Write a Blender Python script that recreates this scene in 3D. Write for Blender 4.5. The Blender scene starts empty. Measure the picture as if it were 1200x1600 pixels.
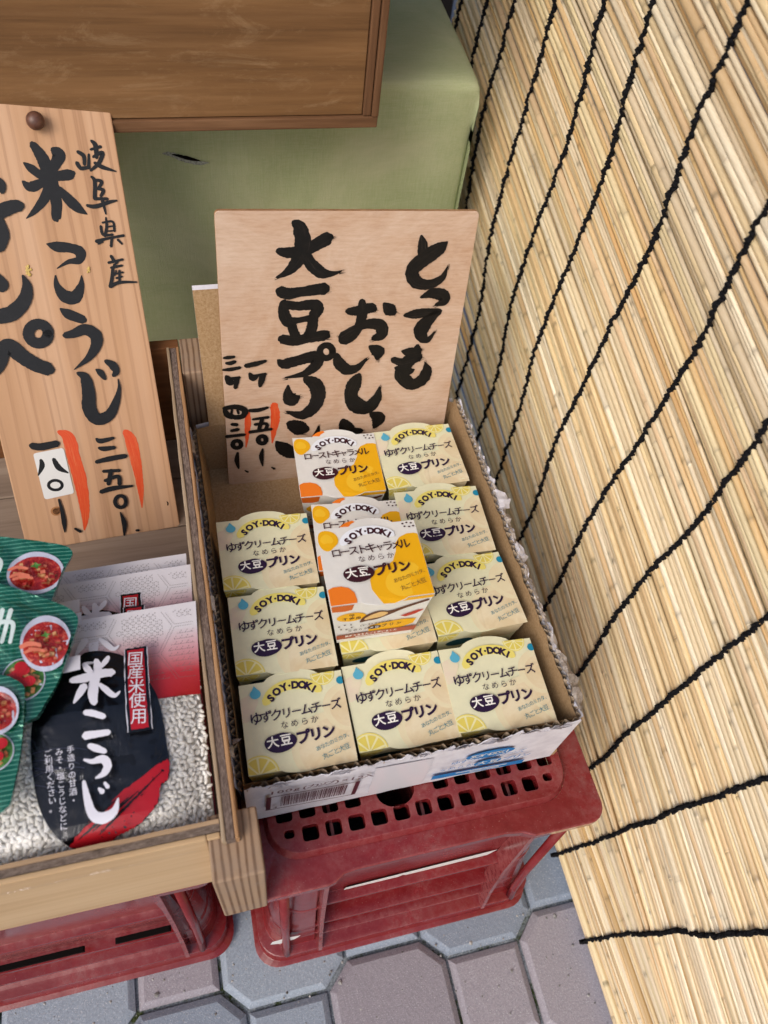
import bpy, bmesh, math, random
from math import sin, cos, pi, radians, sqrt, atan2, atan, hypot
from mathutils import Vector, Matrix, noise as mnoise
from mathutils.geometry import delaunay_2d_cdt

S = bpy.context.scene
C = S.collection
ZG = 0.36            # every height below is written from the top of the carton's boxes; the pavement lies at -ZG

# ------------------------------------------------------------------ camera, sky, sun, exposure
cam_d = bpy.data.cameras.new("camera")
cam = bpy.data.objects.new("camera", cam_d)
C.objects.link(cam)
cam_d.sensor_fit = 'VERTICAL'
cam_d.sensor_height = 24.0
cam_d.lens = 18.03
cam_d.clip_start = 0.02
cam_d.clip_end = 200.0
R_ = (0.9671, -0.2309, 0.1063); D_ = (-0.1296, -0.8075, -0.5755); F_ = (0.2187, 0.5428, -0.8109)
cam.matrix_world = Matrix(((R_[0], -D_[0], -F_[0], -0.00358), (R_[1], -D_[1], -F_[1], -0.15887),
                           (R_[2], -D_[2], -F_[2], 0.53489 + ZG), (0, 0, 0, 1)))
cam_d.dof.use_dof = True
cam_d.dof.focus_distance = 0.64
cam_d.dof.aperture_fstop = 5.0
S.camera = cam

SUN_EL, SUN_AZ = radians(42), radians(226)      # where the light comes from: left and in front of the stall
world = bpy.data.worlds.new("World")
S.world = world
world.use_nodes = True
wn = world.node_tree
sky = wn.nodes.new('ShaderNodeTexSky')
sky.sky_type = 'NISHITA'
sky.sun_disc = False
sky.sun_elevation = SUN_EL
sky.sun_rotation = SUN_AZ
sky.dust_density = 3.0
sky.air_density = 1.0
bg = wn.nodes['Background']
bg.inputs[1].default_value = 0.14
wn.links.new(sky.outputs[0], bg.inputs[0])
sun_d = bpy.data.lights.new("sun", 'SUN')
sun_d.energy = 1.2
sun_d.angle = radians(32)
sun_d.color = (1.0, 0.955, 0.89)
sun = bpy.data.objects.new("sun", sun_d)
C.objects.link(sun)
to_sun = Vector((sin(SUN_AZ) * cos(SUN_EL), cos(SUN_AZ) * cos(SUN_EL), sin(SUN_EL)))
sun.rotation_euler = to_sun.to_track_quat('Z', 'Y').to_euler()
sun.location = (0, 0, 5)
S.view_settings.view_transform = 'Standard'
S.view_settings.look = 'None'
S.view_settings.gamma = 1.0
S.view_settings.exposure = 0.25
S.cycles.max_bounces = 10
S.cycles.transparent_max_bounces = 12

# ------------------------------------------------------------------ helpers
def lin(h):
    h = h.lstrip('#')
    r = []
    for i in (0, 2, 4):
        c = int(h[i:i + 2], 16) / 255
        r.append(c / 12.92 if c <= 0.04045 else ((c + 0.055) / 1.055) ** 2.4)
    return tuple(r)

def col4(c):
    c = lin(c) if isinstance(c, str) else c
    return (c[0], c[1], c[2], 1.0)

class M:
    """a node material with a Principled surface"""
    def __init__(s, name, color, rough=0.6, spec=0.4):
        s.m = bpy.data.materials.new(name)
        s.m.use_nodes = True
        s.t = s.m.node_tree
        s.b = s.t.nodes['Principled BSDF']
        s.b.inputs['Base Color'].default_value = col4(color)
        s.b.inputs['Roughness'].default_value = rough
        s.b.inputs['Specular IOR Level'].default_value = spec
        s.tc = None
    def n(s, kind, **kw):
        x = s.t.nodes.new(kind)
        for k, v in kw.items():
            if k in x.inputs.keys():
                x.inputs[k].default_value = v
            else:
                setattr(x, k, v)
        return x
    def l(s, a, b):
        s.t.links.new(a, b)
    def coords(s, scale=(1, 1, 1), rot=(0, 0, 0), src='Object'):
        if not s.tc:
            s.tc = s.t.nodes.new('ShaderNodeTexCoord')
        mp = s.n('ShaderNodeMapping')
        mp.inputs['Scale'].default_value = scale
        mp.inputs['Rotation'].default_value = rot
        s.l(s.tc.outputs[src], mp.inputs['Vector'])
        return mp.outputs[0]
    def noise(s, scale=(1, 1, 1), detail=4.0, rough=0.55, dist=0.0, rot=(0, 0, 0)):
        x = s.n('ShaderNodeTexNoise', Scale=1.0, Detail=detail, Roughness=rough, Distortion=dist)
        s.l(s.coords(scale, rot), x.inputs['Vector'])
        return x.outputs['Fac']
    def ramp(s, fac, stops):
        r = s.t.nodes.new('ShaderNodeValToRGB')
        e = r.color_ramp.elements
        while len(e) < len(stops):
            e.new(0.5)
        for i, (p, c) in enumerate(stops):
            e[i].position = p
            e[i].color = col4(c)
        s.l(fac, r.inputs[0])
        return r.outputs[0]
    def mix(s, fac, a, b, mode='MIX'):
        x = s.t.nodes.new('ShaderNodeMix')
        x.data_type = 'RGBA'
        x.blend_type = mode
        for v, i in ((fac, 0), (a, 6), (b, 7)):
            if isinstance(v, (int, float)):
                x.inputs[i].default_value = v
            elif isinstance(v, (tuple, str)):
                x.inputs[i].default_value = col4(v)
            else:
                s.l(v, x.inputs[i])
        return x.outputs[2]
    def mth(s, op, a, b=0.0):
        x = s.t.nodes.new('ShaderNodeMath')
        x.operation = op
        for i, v in enumerate((a, b)):
            if isinstance(v, (int, float)):
                x.inputs[i].default_value = v
            else:
                s.l(v, x.inputs[i])
        return x.outputs[0]
    def col(s, out):
        s.l(out, s.b.inputs['Base Color'])
        return s
    def rough(s, out):
        s.l(out, s.b.inputs['Roughness'])
        return s
    def bump(s, fac, strength=0.3, dist=0.001):
        b = s.n('ShaderNodeBump', Strength=strength, Distance=dist)
        s.l(fac, b.inputs['Height'])
        s.l(b.outputs[0], s.b.inputs['Normal'])
        return s

def mesh_obj(name, bm, mats, parent=None, smooth=False, loc=None):
    me = bpy.data.meshes.new(name)
    if isinstance(bm, tuple):
        me.from_pydata(bm[0], [], bm[1])
        me.update()
    else:
        bm.normal_update()
        bm.to_mesh(me)
        bm.free()
    o = bpy.data.objects.new(name, me)
    C.objects.link(o)
    for x in (mats if isinstance(mats, (list, tuple)) else [mats]):
        me.materials.append(x.m if isinstance(x, M) else x)
    if smooth:
        for p in me.polygons:
            p.use_smooth = True
    if parent:
        o.parent = parent
    if loc:
        o.location = loc
    return o

def tag(o, label, cat, group=None):
    o['label'] = label
    o['category'] = cat
    if group:
        o['group'] = group
    return o

def thing(name, label, cat, loc=(0, 0, 0), rot=None, group=None):
    o = bpy.data.objects.new(name, None)
    o.empty_display_size = 0.03
    C.objects.link(o)
    m = rot.to_4x4() if rot else Matrix.Identity(4)
    m.translation = Vector((loc[0], loc[1], loc[2] + ZG))
    o.matrix_world = m
    return tag(o, label, cat, group)

def structure(name, bm, mats):
    o = mesh_obj(name, bm, mats)
    o['kind'] = 'structure'
    return o

def frame3(a, b):
    a = Vector(a).normalized()
    n = a.cross(Vector(b)).normalized()
    b = n.cross(a)
    return Matrix((a, b, n)).transposed()

def box(bm, x0, x1, y0, y1, z0, z1, bev=0.0, seg=2, jit=0.0, mi=0):
    r = bmesh.ops.create_cube(bm, size=1.0)
    vs = r['verts']
    for v in vs:
        v.co = Vector((x0 + (v.co.x + .5) * (x1 - x0), y0 + (v.co.y + .5) * (y1 - y0), z0 + (v.co.z + .5) * (z1 - z0)))
        if jit:
            v.co += Vector((random.uniform(-jit, jit), random.uniform(-jit, jit), random.uniform(-jit, jit)))
    fs = set(f for v in vs for f in v.link_faces)
    for f in fs:
        f.material_index = mi
    if bev:
        es = set(e for v in vs for e in v.link_edges)
        r2 = bmesh.ops.bevel(bm, geom=list(es), offset=bev, segments=seg, affect='EDGES', profile=0.6)
        for f in r2['faces']:
            f.material_index = mi
    return bm

def loft(bm, loops, close=True, mi=0, cap0=False, cap1=False):
    vl = [[bm.verts.new(p) for p in lp] for lp in loops]
    n = len(vl[0])
    for a, b in zip(vl, vl[1:]):
        for i in range(n if close else n - 1):
            j = (i + 1) % n
            f = bm.faces.new((a[i], a[j], b[j], b[i]))
            f.material_index = mi
    if cap0:
        bm.faces.new(list(reversed(vl[0]))).material_index = mi
    if cap1:
        bm.faces.new(vl[-1]).material_index = mi
    return vl

def rrect(x0, x1, y0, y1, r, n=5):
    pts = []
    for cx, cy, a0 in ((x1 - r, y1 - r, 0), (x0 + r, y1 - r, 90), (x0 + r, y0 + r, 180), (x1 - r, y0 + r, 270)):
        for i in range(n + 1):
            a = radians(a0 + 90 * i / n)
            pts.append((cx + r * cos(a), cy + r * sin(a)))
    return pts

def tube(bm, pts, rad, sides=6, mi=0, cap=True):
    pts = [Vector(p) for p in pts]
    rings = []
    up = Vector((0.123, 0.456, 0.88)).normalized()
    for i, p in enumerate(pts):
        t = (pts[min(i + 1, len(pts) - 1)] - pts[max(i - 1, 0)]).normalized()
        s_ = t.cross(up)
        if s_.length < 1e-4:
            s_ = t.cross(Vector((1, 0, 0)))
        s_.normalize()
        u_ = s_.cross(t)
        r = rad[i] if isinstance(rad, (list, tuple)) else rad
        rings.append([p + (s_ * cos(2 * pi * k / sides) + u_ * sin(2 * pi * k / sides)) * r for k in range(sides)])
    return loft(bm, rings, True, mi, cap, cap)

def sheet(bm, fn, us, vs, mi=0):
    g = [[bm.verts.new(fn(u, v)) for u in us] for v in vs]
    for a, b in zip(g, g[1:]):
        for i in range(len(us) - 1):
            f = bm.faces.new((a[i], a[i + 1], b[i + 1], b[i]))
            f.material_index = mi
    return g

def span(a, b, n):
    return [a + (b - a) * i / n for i in range(n + 1)]

def inside(p, poly):
    c = False
    j = len(poly) - 1
    for i in range(len(poly)):
        a, b = poly[i], poly[j]
        if (a[1] > p[1]) != (b[1] > p[1]) and p[0] < (b[0] - a[0]) * (p[1] - a[1]) / (b[1] - a[1]) + a[0]:
            c = not c
        j = i
    return c

def tri2d(poly, holes=(), grid=None):
    """triangulate a polygon with holes, with optional inner grid points"""
    vs, es = [], []
    for lp in [poly] + list(holes):
        o = len(vs)
        vs += [Vector((p[0], p[1])) for p in lp]
        es += [(o + i, o + (i + 1) % len(lp)) for i in range(len(lp))]
    if grid:
        xs = [p[0] for p in poly]; ys = [p[1] for p in poly]
        x = min(xs) + grid * .5
        while x < max(xs):
            y = min(ys) + grid * .5
            while y < max(ys):
                if inside((x, y), poly) and not any(inside((x, y), h) for h in holes):
                    vs.append(Vector((x, y)))
                y += grid
            x += grid
    r = delaunay_2d_cdt(vs, es, [], 0, 1e-7)
    out = []
    for f in r[2]:
        c = [sum(r[0][i][k] for i in f) / len(f) for k in (0, 1)]
        if inside(c, poly) and not any(inside(c, h) for h in holes):
            a = sum(r[0][f[i]][0] * r[0][f[(i + 1) % len(f)]][1] - r[0][f[(i + 1) % len(f)]][0] * r[0][f[i]][1] for i in range(len(f)))
            out.append(f if a > 0 else list(reversed(f)))
    return [tuple(v) for v in r[0]], out

def smooth_path(st, sub=6):
    """Catmull-Rom through (x, y, width)"""
    if len(st) == 2:
        return [tuple(st[0][k] + (st[1][k] - st[0][k]) * i / sub for k in range(3)) for i in range(sub + 1)]
    out = []
    for i in range(len(st) - 1):
        p0, p1, p2, p3 = st[max(i - 1, 0)], st[i], st[i + 1], st[min(i + 2, len(st) - 1)]
        for j in range(sub):
            t = j / sub
            out.append(tuple(0.5 * (2 * p1[k] + (p2[k] - p0[k]) * t + (2 * p0[k] - 5 * p1[k] + 4 * p2[k] - p3[k]) * t * t
                                    + (3 * p1[k] - p0[k] - 3 * p2[k] + p3[k]) * t ** 3) for k in range(3)))
    out.append(tuple(st[-1]))
    return out

_gl = {}
def glyph(ch, bold=0.0):
    k = (ch, bold)
    if k not in _gl:
        cu = bpy.data.curves.new('glyph', 'FONT')
        cu.body = ch
        cu.size = 1.0
        cu.offset = bold
        cu.resolution_u = 3
        ob = bpy.data.objects.new('glyph', cu)
        C.objects.link(ob)
        bpy.context.view_layer.update()
        me = bpy.data.meshes.new_from_object(ob.evaluated_get(bpy.context.evaluated_depsgraph_get()))
        vs = [(v.co.x, v.co.y) for v in me.vertices]
        fs = [tuple(p.vertices) for p in me.polygons]
        bpy.data.objects.remove(ob)
        bpy.data.curves.remove(cu)
        bpy.data.meshes.remove(me)
        _gl[k] = (vs, fs)
    return _gl[k]

def bbox(vs):
    xs = [v[0] for v in vs]; ys = [v[1] for v in vs]
    return min(xs), max(xs), min(ys), max(ys)
EMB = bbox(glyph('国')[0])
EMC = ((EMB[0] + EMB[1]) / 2, (EMB[2] + EMB[3]) / 2)
EMW = (EMB[1] - EMB[0]) / 0.86           # width of one Japanese character cell at size 1

class Decal:
    """flat shapes laid on a surface fn(u, v, height); one mesh, one slot per ink"""
    def __init__(s, fn, base=0.00012, step=0.00005):
        s.fn, s.h, s.step = fn, base, step
        s.v, s.f, s.mi, s.mats, s.a = [], [], [], [], {}
    def slot(s, m):
        if m not in s.mats:
            s.mats.append(m)
        return s.mats.index(m)
    def put(s, vs, fs, m, h=None, att=None):
        h = s.h if h is None else h
        o = len(s.v)
        if att:
            for i, q in enumerate(att):
                s.a[o + i] = q
        s.v += [tuple(s.fn(p[0], p[1], h)) for p in vs]
        s.f += [tuple(o + i for i in f) for f in fs]
        s.mi += [s.slot(m)] * len(fs)
    def poly(s, pts, m, grid=None, holes=(), up=True):
        vs, fs = tri2d(pts, holes, grid)
        s.put(vs, fs, m)
        if up:
            s.h += s.step
    def ellipse(s, cx, cy, rx, ry, m, rot=0.0, n=28, clip=None, wob=0.0, seed=0, grid=None):
        pts = []
        for i in range(n):
            a = 2 * pi * i / n
            k = 1 + wob * sin(2 * a + seed) + wob * .6 * sin(3 * a + 2 * seed)
            x, y = rx * cos(a) * k, ry * sin(a) * k
            pts.append((cx + x * cos(rot) - y * sin(rot), cy + x * sin(rot) + y * cos(rot)))
        if clip:
            pts = clip_rect(pts, *clip)
        if len(pts) > 2:
            s.poly(pts, m, grid)
    def stroke(s, st, m, sub=6, rough=0.0, up=True, dry=0.0):
        """a brush stroke through (x, y, width), rounded ends"""
        p = smooth_path(st, sub)
        NL = 6
        vs, fs, att = [], [], []
        along = random.uniform(0, 40)
        ends = []
        for i, (x, y, w) in enumerate(p):
            a, b = p[max(i - 1, 0)], p[min(i + 1, len(p) - 1)]
            dx, dy = b[0] - a[0], b[1] - a[1]
            d = hypot(dx, dy) or 1e-9
            nx, ny = -dy / d, dx / d
            if i:
                along += hypot(x - p[i - 1][0], y - p[i - 1][1]) * 30
            w = max(w, 1e-5) * .5
            e1 = 1 + rough * (random.random() - .5)
            e2 = 1 + rough * (random.random() - .5)
            for k in range(NL):
                q = 1 - 2 * k / (NL - 1)
                e = e1 if k == 0 else e2 if k == NL - 1 else 1.0
                vs.append((x + nx * w * q * e, y + ny * w * q * e))
                att.append((q * w * 420, along, i / max(1, len(p) - 1)))
            ends.append((nx, ny, along))
        for i in range(len(p) - 1):
            for k in range(NL - 1):
                fs.append((NL * i + k, NL * i + k + 1, NL * i + NL + k + 1, NL * i + NL + k))
        def capend(i, sgn):
            x, y, w = p[i]
            nx, ny, al = ends[i]
            ang = atan2(ny, nx)
            o = len(vs)
            vs.append((x, y))
            att.append((0, al, i / max(1, len(p) - 1)))
            k = 8
            for j in range(k + 1):
                t = ang + sgn * pi * j / k
                rr = w * .5 * (1 + rough * 1.5 * (random.random() - .5))
                sq = .75 if 0 < j < k else 1.0
                vs.append((x + rr * cos(t) * sq, y + rr * sin(t) * sq))
                att.append((cos(pi * j / k) * w * .5 * 420, al, i / max(1, len(p) - 1)))
            for j in range(k):
                fs.append((o, o + 1 + j, o + 2 + j) if sgn > 0 else (o, o + 2 + j, o + 1 + j))
        capend(0, 1)
        capend(len(p) - 1, -1)
        s.put(vs, fs, m, att=att)
        if up:
            s.h += s.step
    def ch(s, c, x, y, size, m, rot=0.0, bold=0.0, sx=1.0):
        vs, fs = glyph(c, bold)
        if not vs:
            return
        k = size / EMW
        cr, sr = cos(rot), sin(rot)
        if ord(c) < 256:
            b = bbox(vs)
            ox, oy = (b[0] + b[1]) / 2, EMC[1]
        else:
            ox, oy = EMC
        out = []
        for vx, vy in vs:
            px, py = (vx - ox) * k * sx, (vy - oy) * k
            out.append((x + px * cr - py * sr, y + px * sr + py * cr))
        s.put(out, fs, m)
    def line(s, txt, p0, p1, size, m, bold=0.0, sx=1.0, sizes=None, upright=False, arc=0.0):
        """characters spread from p0 to p1 (their centres)"""
        n = len(txt)
        dx, dy = p1[0] - p0[0], p1[1] - p0[1]
        rot = 0.0 if upright else atan2(dy, dx)
        for i, c in enumerate(txt):
            t = i / max(n - 1, 1)
            bow = arc * (1 - (2 * t - 1) ** 2)
            r = rot - (arc * 4 * (2 * t - 1) / (hypot(dx, dy) + 1e-9) if arc else 0)
            z = size * (sizes[i] if sizes else 1)
            s.ch(c, p0[0] + dx * t - sin(rot) * bow, p0[1] + dy * t + cos(rot) * bow, z, m, r, bold, sx)
        s.h += s.step
    def build(s, name, parent):
        me = bpy.data.meshes.new(name)
        me.from_pydata(s.v, [], s.f)
        for m in s.mats:
            me.materials.append(m.m)
        me.polygons.foreach_set('material_index', s.mi)
        if s.a:
            ca = me.color_attributes.new('brush', 'FLOAT_COLOR', 'POINT')
            ca.data.foreach_set('color', [c for i in range(len(s.v)) for c in (*s.a.get(i, (0, 0, 0)), 1)])
        me.update()
        o = bpy.data.objects.new(name, me)
        C.objects.link(o)
        o.parent = parent
        return o

def clip_rect(pts, x0, x1, y0, y1):
    for ax, lim, sg in ((0, x0, 1), (0, x1, -1), (1, y0, 1), (1, y1, -1)):
        out = []
        for i in range(len(pts)):
            a, b = pts[i - 1], pts[i]
            ia, ib = (a[ax] - lim) * sg >= 0, (b[ax] - lim) * sg >= 0
            if ia != ib:
                t = (lim - a[ax]) / (b[ax] - a[ax])
                out.append((a[0] + (b[0] - a[0]) * t, a[1] + (b[1] - a[1]) * t))
            if ib:
                out.append(b)
        pts = out
        if not pts:
            return []
    return pts

def plane_fn(u, v, h):
    return (u, v, h)
SIGN_INK = [[[473,2295,53],[549,2280,82],[670,2293,82],[790,2353,98],[859,2393,98],[881,2403,61]],[[596,2514,59],[636,2475,103],[664,2364,122],[646,2262,116],[601,2179,92],[530,2113,54],[459,2080,17]],[[691,2251,83],[744,2172,97],[819,2111,90],[903,2101,47],[982,2121,13]],[[485,1962,90],[552,1939,95],[656,1951,82],[782,1968,91],[856,1975,101]],[[521,1866,65],[515,1787,88],[543,1706,98],[593,1669,77]],[[542,1843,74],[637,1829,75],[765,1836,93],[798,1796,103],[768,1737,86]],[[565,1693,76],[661,1704,49],[769,1721,68]],[[580,1693,72],[602,1598,78],[638,1536,69]],[[762,1721,86],[754,1615,92],[719,1545,79]],[[501,1535,82],[599,1512,93],[730,1532,84],[862,1551,98],[889,1547,79]],[[473,1331,33],[524,1296,95],[646,1322,96],[769,1351,105],[814,1331,106],[794,1256,97],[694,1184,59],[532,1155,15]],[[945,1392,58],[941,1365,58],[926,1344,58],[904,1333,58],[879,1334,58],[855,1348,58],[839,1370,57],[832,1398,57],[837,1424,57],[852,1445,57],[874,1456,57],[899,1455,57],[922,1442,57],[938,1419,57],[945,1392,58]],[[560,1075,20],[560,982,90],[595,926,132],[653,949,50]],[[718,1131,74],[800,1073,125],[834,964,127],[796,830,119],[692,754,94],[550,801,20]],[[587,663,105],[659,614,149],[712,596,128]],[[457,472,32],[505,408,122],[590,341,138],[688,347,124],[808,441,99],[851,613,21]],[[1055,1769,55],[1127,1771,83],[1248,1791,92],[1282,1780,69]],[[1172,1858,54],[1183,1765,92],[1169,1647,80],[1120,1552,85],[1054,1511,105],[1024,1532,95]],[[1023,1544,71],[1105,1596,61],[1237,1644,85],[1352,1628,105],[1371,1541,96],[1305,1507,58]],[[1367,1829,32],[1418,1776,107],[1459,1744,70]],[[983,1360,48],[1006,1283,98],[1084,1206,100],[1176,1222,70],[1252,1308,20]],[[1277,1426,39],[1352,1372,119],[1353,1303,40]],[[1194,1142,61],[1163,1064,128],[1136,944,120],[1191,829,149],[1304,793,134],[1382,886,96],[1400,1008,16]],[[1080,652,81],[1109,592,126],[1174,528,110],[1261,535,55]],[[1347,718,54],[1419,661,127],[1392,569,55]],[[1622,2408,21],[1641,2345,74],[1652,2259,79]],[[1848,2353,22],[1790,2300,110],[1669,2216,124],[1582,2118,112],[1627,2017,105],[1743,1991,83],[1849,2046,60],[1884,2146,9]],[[1686,1878,23],[1777,1910,84],[1871,1896,104],[1903,1841,86],[1827,1803,24]],[[1561,1716,33],[1663,1725,86],[1801,1739,67],[1871,1742,48],[1818,1695,82],[1737,1600,137],[1737,1514,109],[1801,1473,60],[1856,1546,15]],[[1713,1413,50],[1700,1324,112],[1626,1236,128],[1603,1118,130],[1701,1017,112],[1806,1065,117],[1831,1159,94],[1808,1240,15]],[[1501,1287,60],[1600,1256,76],[1739,1301,92]],[[1576,1369,25],[1636,1358,80],[1742,1374,50]],[[1534,1202,36],[1659,1163,78],[1707,1171,26]],[[12,1380,18],[49,1383,34],[102,1387,23]],[[31,1330,23],[68,1328,37],[105,1341,32]],[[1,1267,19],[65,1268,35],[146,1281,28]],[[30,1198,42],[60,1145,71],[93,1146,24]],[[40,1172,33],[138,1184,28]],[[116,1172,47],[100,1083,34]],[[196,1296,42],[272,1309,47],[364,1334,28]],[[226,1219,28],[252,1172,57],[292,1185,24]],[[259,1192,28],[362,1206,29]],[[340,1192,48],[326,1142,53],[312,1086,29]],[[-2,869,34],[18,813,55],[69,782,50]],[[-6,880,39],[95,889,49],[172,848,55],[153,786,50],[80,778,50]],[[61,864,22],[54,810,20]],[[110,855,22],[117,817,20]],[[54,706,30],[100,697,36]],[[47,636,31],[109,645,36]],[[4,575,36],[165,584,31]],[[129,478,42],[125,460,42],[114,447,42],[99,441,42],[83,442,42],[68,451,42],[58,466,42],[55,484,42],[60,502,42],[70,515,42],[85,521,42],[102,520,42],[116,511,42],[126,496,42],[129,478,42]],[[96,387,21],[86,299,43],[99,200,16]],[[158,170,14],[184,149,22]],[[217,842,35],[297,841,40],[377,863,25]],[[243,746,25],[381,758,31]],[[325,740,36],[296,630,36]],[[260,689,31],[364,687,31],[356,625,36]],[[212,609,36],[410,626,29]],[[358,510,45],[354,492,45],[344,479,45],[330,472,45],[314,474,45],[300,483,45],[290,498,45],[287,516,45],[291,533,45],[301,546,45],[315,553,45],[331,552,45],[345,543,45],[354,528,45],[358,510,45]],[[326,410,16],[313,322,43],[323,209,11]],[[408,185,14],[435,163,25]]]
SIGN_RED = [[[435,883,65],[446,759,87],[434,619,63],[417,461,13]],[[199,819,40],[198,694,61],[187,553,36],[175,433,11]]]
BOARD_INK = [[[715,3246,53],[755,3173,85],[780,3088,98],[797,2954,99],[803,2830,83],[781,2719,69],[782,2694,25]],[[594,2988,24],[641,2949,74],[746,2981,62],[840,3013,69],[929,3022,82],[966,3032,50]],[[628,3118,17],[668,3081,61],[730,3024,61]],[[858,3200,61],[888,3163,98],[850,3098,74],[805,3027,49]],[[778,2955,74],[721,2859,70],[636,2777,45],[563,2725,7]],[[849,2933,25],[885,2863,75],[947,2785,76],[1013,2731,10]],[[673,2529,13],[739,2505,77],[850,2485,72],[908,2448,86],[884,2391,60],[805,2384,34],[712,2341,8]],[[689,2287,13],[686,2208,52],[728,2125,101],[804,2111,101],[866,2194,53],[885,2272,8]],[[676,2028,19],[727,1983,80],[835,1925,68]],[[1029,3182,27],[1067,3150,32],[1062,3089,25]],[[1008,3104,32],[1031,3064,30],[1090,3070,25]],[[1107,3161,17],[1088,3064,28]],[[1143,3256,20],[1168,3219,37],[1159,3134,27]],[[1125,3194,17],[1205,3212,25]],[[1135,3141,20],[1210,3169,30],[1171,3097,30],[1098,3045,18]],[[1139,3099,23],[1191,3066,33],[1288,3031,10]],[[1096,3002,18],[1115,2964,30],[1092,2840,31]],[[1117,2976,23],[1166,2962,28],[1138,2920,23]],[[1112,2915,20],[1167,2899,28],[1140,2857,23]],[[1092,2840,23],[1188,2835,23]],[[1025,2794,23],[1088,2784,33],[1196,2810,28],[1257,2819,13]],[[1147,2825,28],[1155,2723,13]],[[1150,2698,13],[1145,2634,23],[1118,2558,21]],[[1117,2661,16],[1196,2663,18],[1197,2592,21]],[[1144,2627,13],[1191,2631,13]],[[1138,2595,13],[1184,2595,13]],[[1100,2636,21],[1107,2571,23],[1179,2567,18]],[[1046,2523,31],[1121,2538,21],[1263,2555,21]],[[1168,2542,21],[1150,2477,21]],[[1092,2520,21],[1056,2503,13]],[[1212,2526,21],[1239,2491,16]],[[1137,2406,24],[1151,2372,27]],[[1108,2355,21],[1225,2373,19]],[[1144,2332,16],[1182,2356,16]],[[1121,2314,21],[1210,2327,19]],[[1133,2306,24],[1112,2227,27],[1088,2169,27]],[[1157,2291,13],[1136,2252,13]],[[1152,2265,16],[1208,2274,16]],[[1146,2231,16],[1195,2241,16]],[[1183,2289,19],[1168,2203,19]],[[1088,2169,30],[1167,2196,27],[1302,2188,14]],[[399,3008,72],[433,2971,73],[431,2923,41]],[[333,2763,110],[465,2811,98],[538,2820,81]],[[362,2731,74],[368,2618,99],[316,2521,87]],[[242,2297,114],[288,2254,89],[274,2216,64]],[[450,2306,20],[462,2214,77],[416,2112,104],[309,2028,117],[192,2012,116]],[[545,1843,86],[531,1811,86],[505,1786,86],[472,1775,86],[439,1778,85],[413,1796,85],[398,1824,85],[397,1857,85],[411,1889,85],[437,1913,85],[469,1925,85],[502,1922,85],[529,1904,85],[544,1876,85],[545,1843,86]],[[14,1554,80],[107,1627,119],[183,1743,119],[239,1764,132],[323,1672,121],[413,1599,116],[496,1555,109]],[[668,1816,49],[736,1824,68],[834,1848,90],[905,1793,99],[892,1709,86],[818,1618,55],[686,1533,6]],[[708,1502,28],[760,1452,84],[762,1321,107],[745,1190,114],[790,1094,104],[893,1118,90],[967,1221,63],[1013,1334,29],[1018,1415,9]],[[860,1513,22],[889,1481,56],[913,1427,28]],[[947,1575,36],[995,1534,70],[1013,1481,57],[987,1448,34]],[[230,940,56],[300,919,65],[432,930,57]],[[348,435,18],[353,338,30],[349,226,39],[338,130,12]],[[427,147,21],[466,110,27]],[[752,925,23],[783,901,44],[891,913,26]],[[758,843,26],[798,829,44],[884,829,32]],[[714,722,35],[824,734,47],[962,740,42]],[[755,630,30],[889,617,30]],[[819,628,39],[776,507,36]],[[753,543,30],[866,565,36],[868,492,36]],[[703,447,39],[804,463,45],[972,459,21]],[[894,323,34],[885,300,34],[869,284,34],[849,276,34],[829,280,34],[812,294,34],[803,314,34],[802,339,34],[811,361,34],[827,378,34],[847,385,34],[867,381,34],[884,368,34],[893,347,34],[894,323,34]],[[829,231,12],[844,121,44],[825,10,16]],[[935,37,22],[955,33,25]],[[277,805,26],[275,751,43],[229,674,11]],[[378,797,32],[404,716,49],[469,659,12]],[[400,557,26],[391,540,26],[373,527,26],[350,523,26],[326,527,26],[306,539,26],[294,556,26],[292,575,26],[301,593,26],[319,605,26],[342,610,26],[366,606,26],[386,594,26],[398,577,26],[400,557,26]]]
BOARD_RED = [[[465,1026,37],[529,965,109],[538,796,116],[551,607,118],[547,401,99],[532,242,67],[501,117,15]],[[999,952,59],[1029,878,104],[1039,720,102],[1041,561,76],[1036,400,55],[1020,239,9]]]
BOARD_STICK = [[226,870],[474,885],[483,468],[235,451]]
BOARD_KNOB = [[773,3396]]
BOARD_KNOT = [[306,331],[1244,242]]
BOARD_CHIP = [[503,2348],[948,2314]]
SIGN_SIZE = [2092,2601]
BOARD_SIZE = [1322,3532]
BAG_INK = [[[1138,1125,31],[1149,1070,51],[1128,980,60],[1118,900,60],[1124,842,40]],[[994,1015,40],[1072,1016,60],[1151,1028,61],[1235,1022,51]],[[1214,1133,25],[1196,1104,37],[1169,1072,24]],[[1068,1111,26],[1090,1070,41],[1113,1045,24]],[[1068,960,50],[1041,914,44],[1009,864,14]],[[1161,954,20],[1193,917,36],[1243,866,30],[1279,885,10]],[[1072,791,33],[1115,778,39],[1176,747,35]],[[1063,653,48],[1125,651,43],[1197,648,35]],[[1083,591,29],[1120,569,42],[1170,540,29]],[[1050,515,13],[1096,496,29],[1153,499,48],[1179,460,48],[1156,417,38],[1108,398,11]],[[1042,392,19],[1051,315,37],[1076,207,52],[1129,169,64],[1196,192,46],[1225,261,7]],[[1122,336,15],[1141,313,32]],[[1157,361,17],[1173,333,24]]]
BAG_out = [[1788,1457],[1777,1266],[1750,847],[1755,628],[1761,425],[1737,186],[1713,21]]
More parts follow.
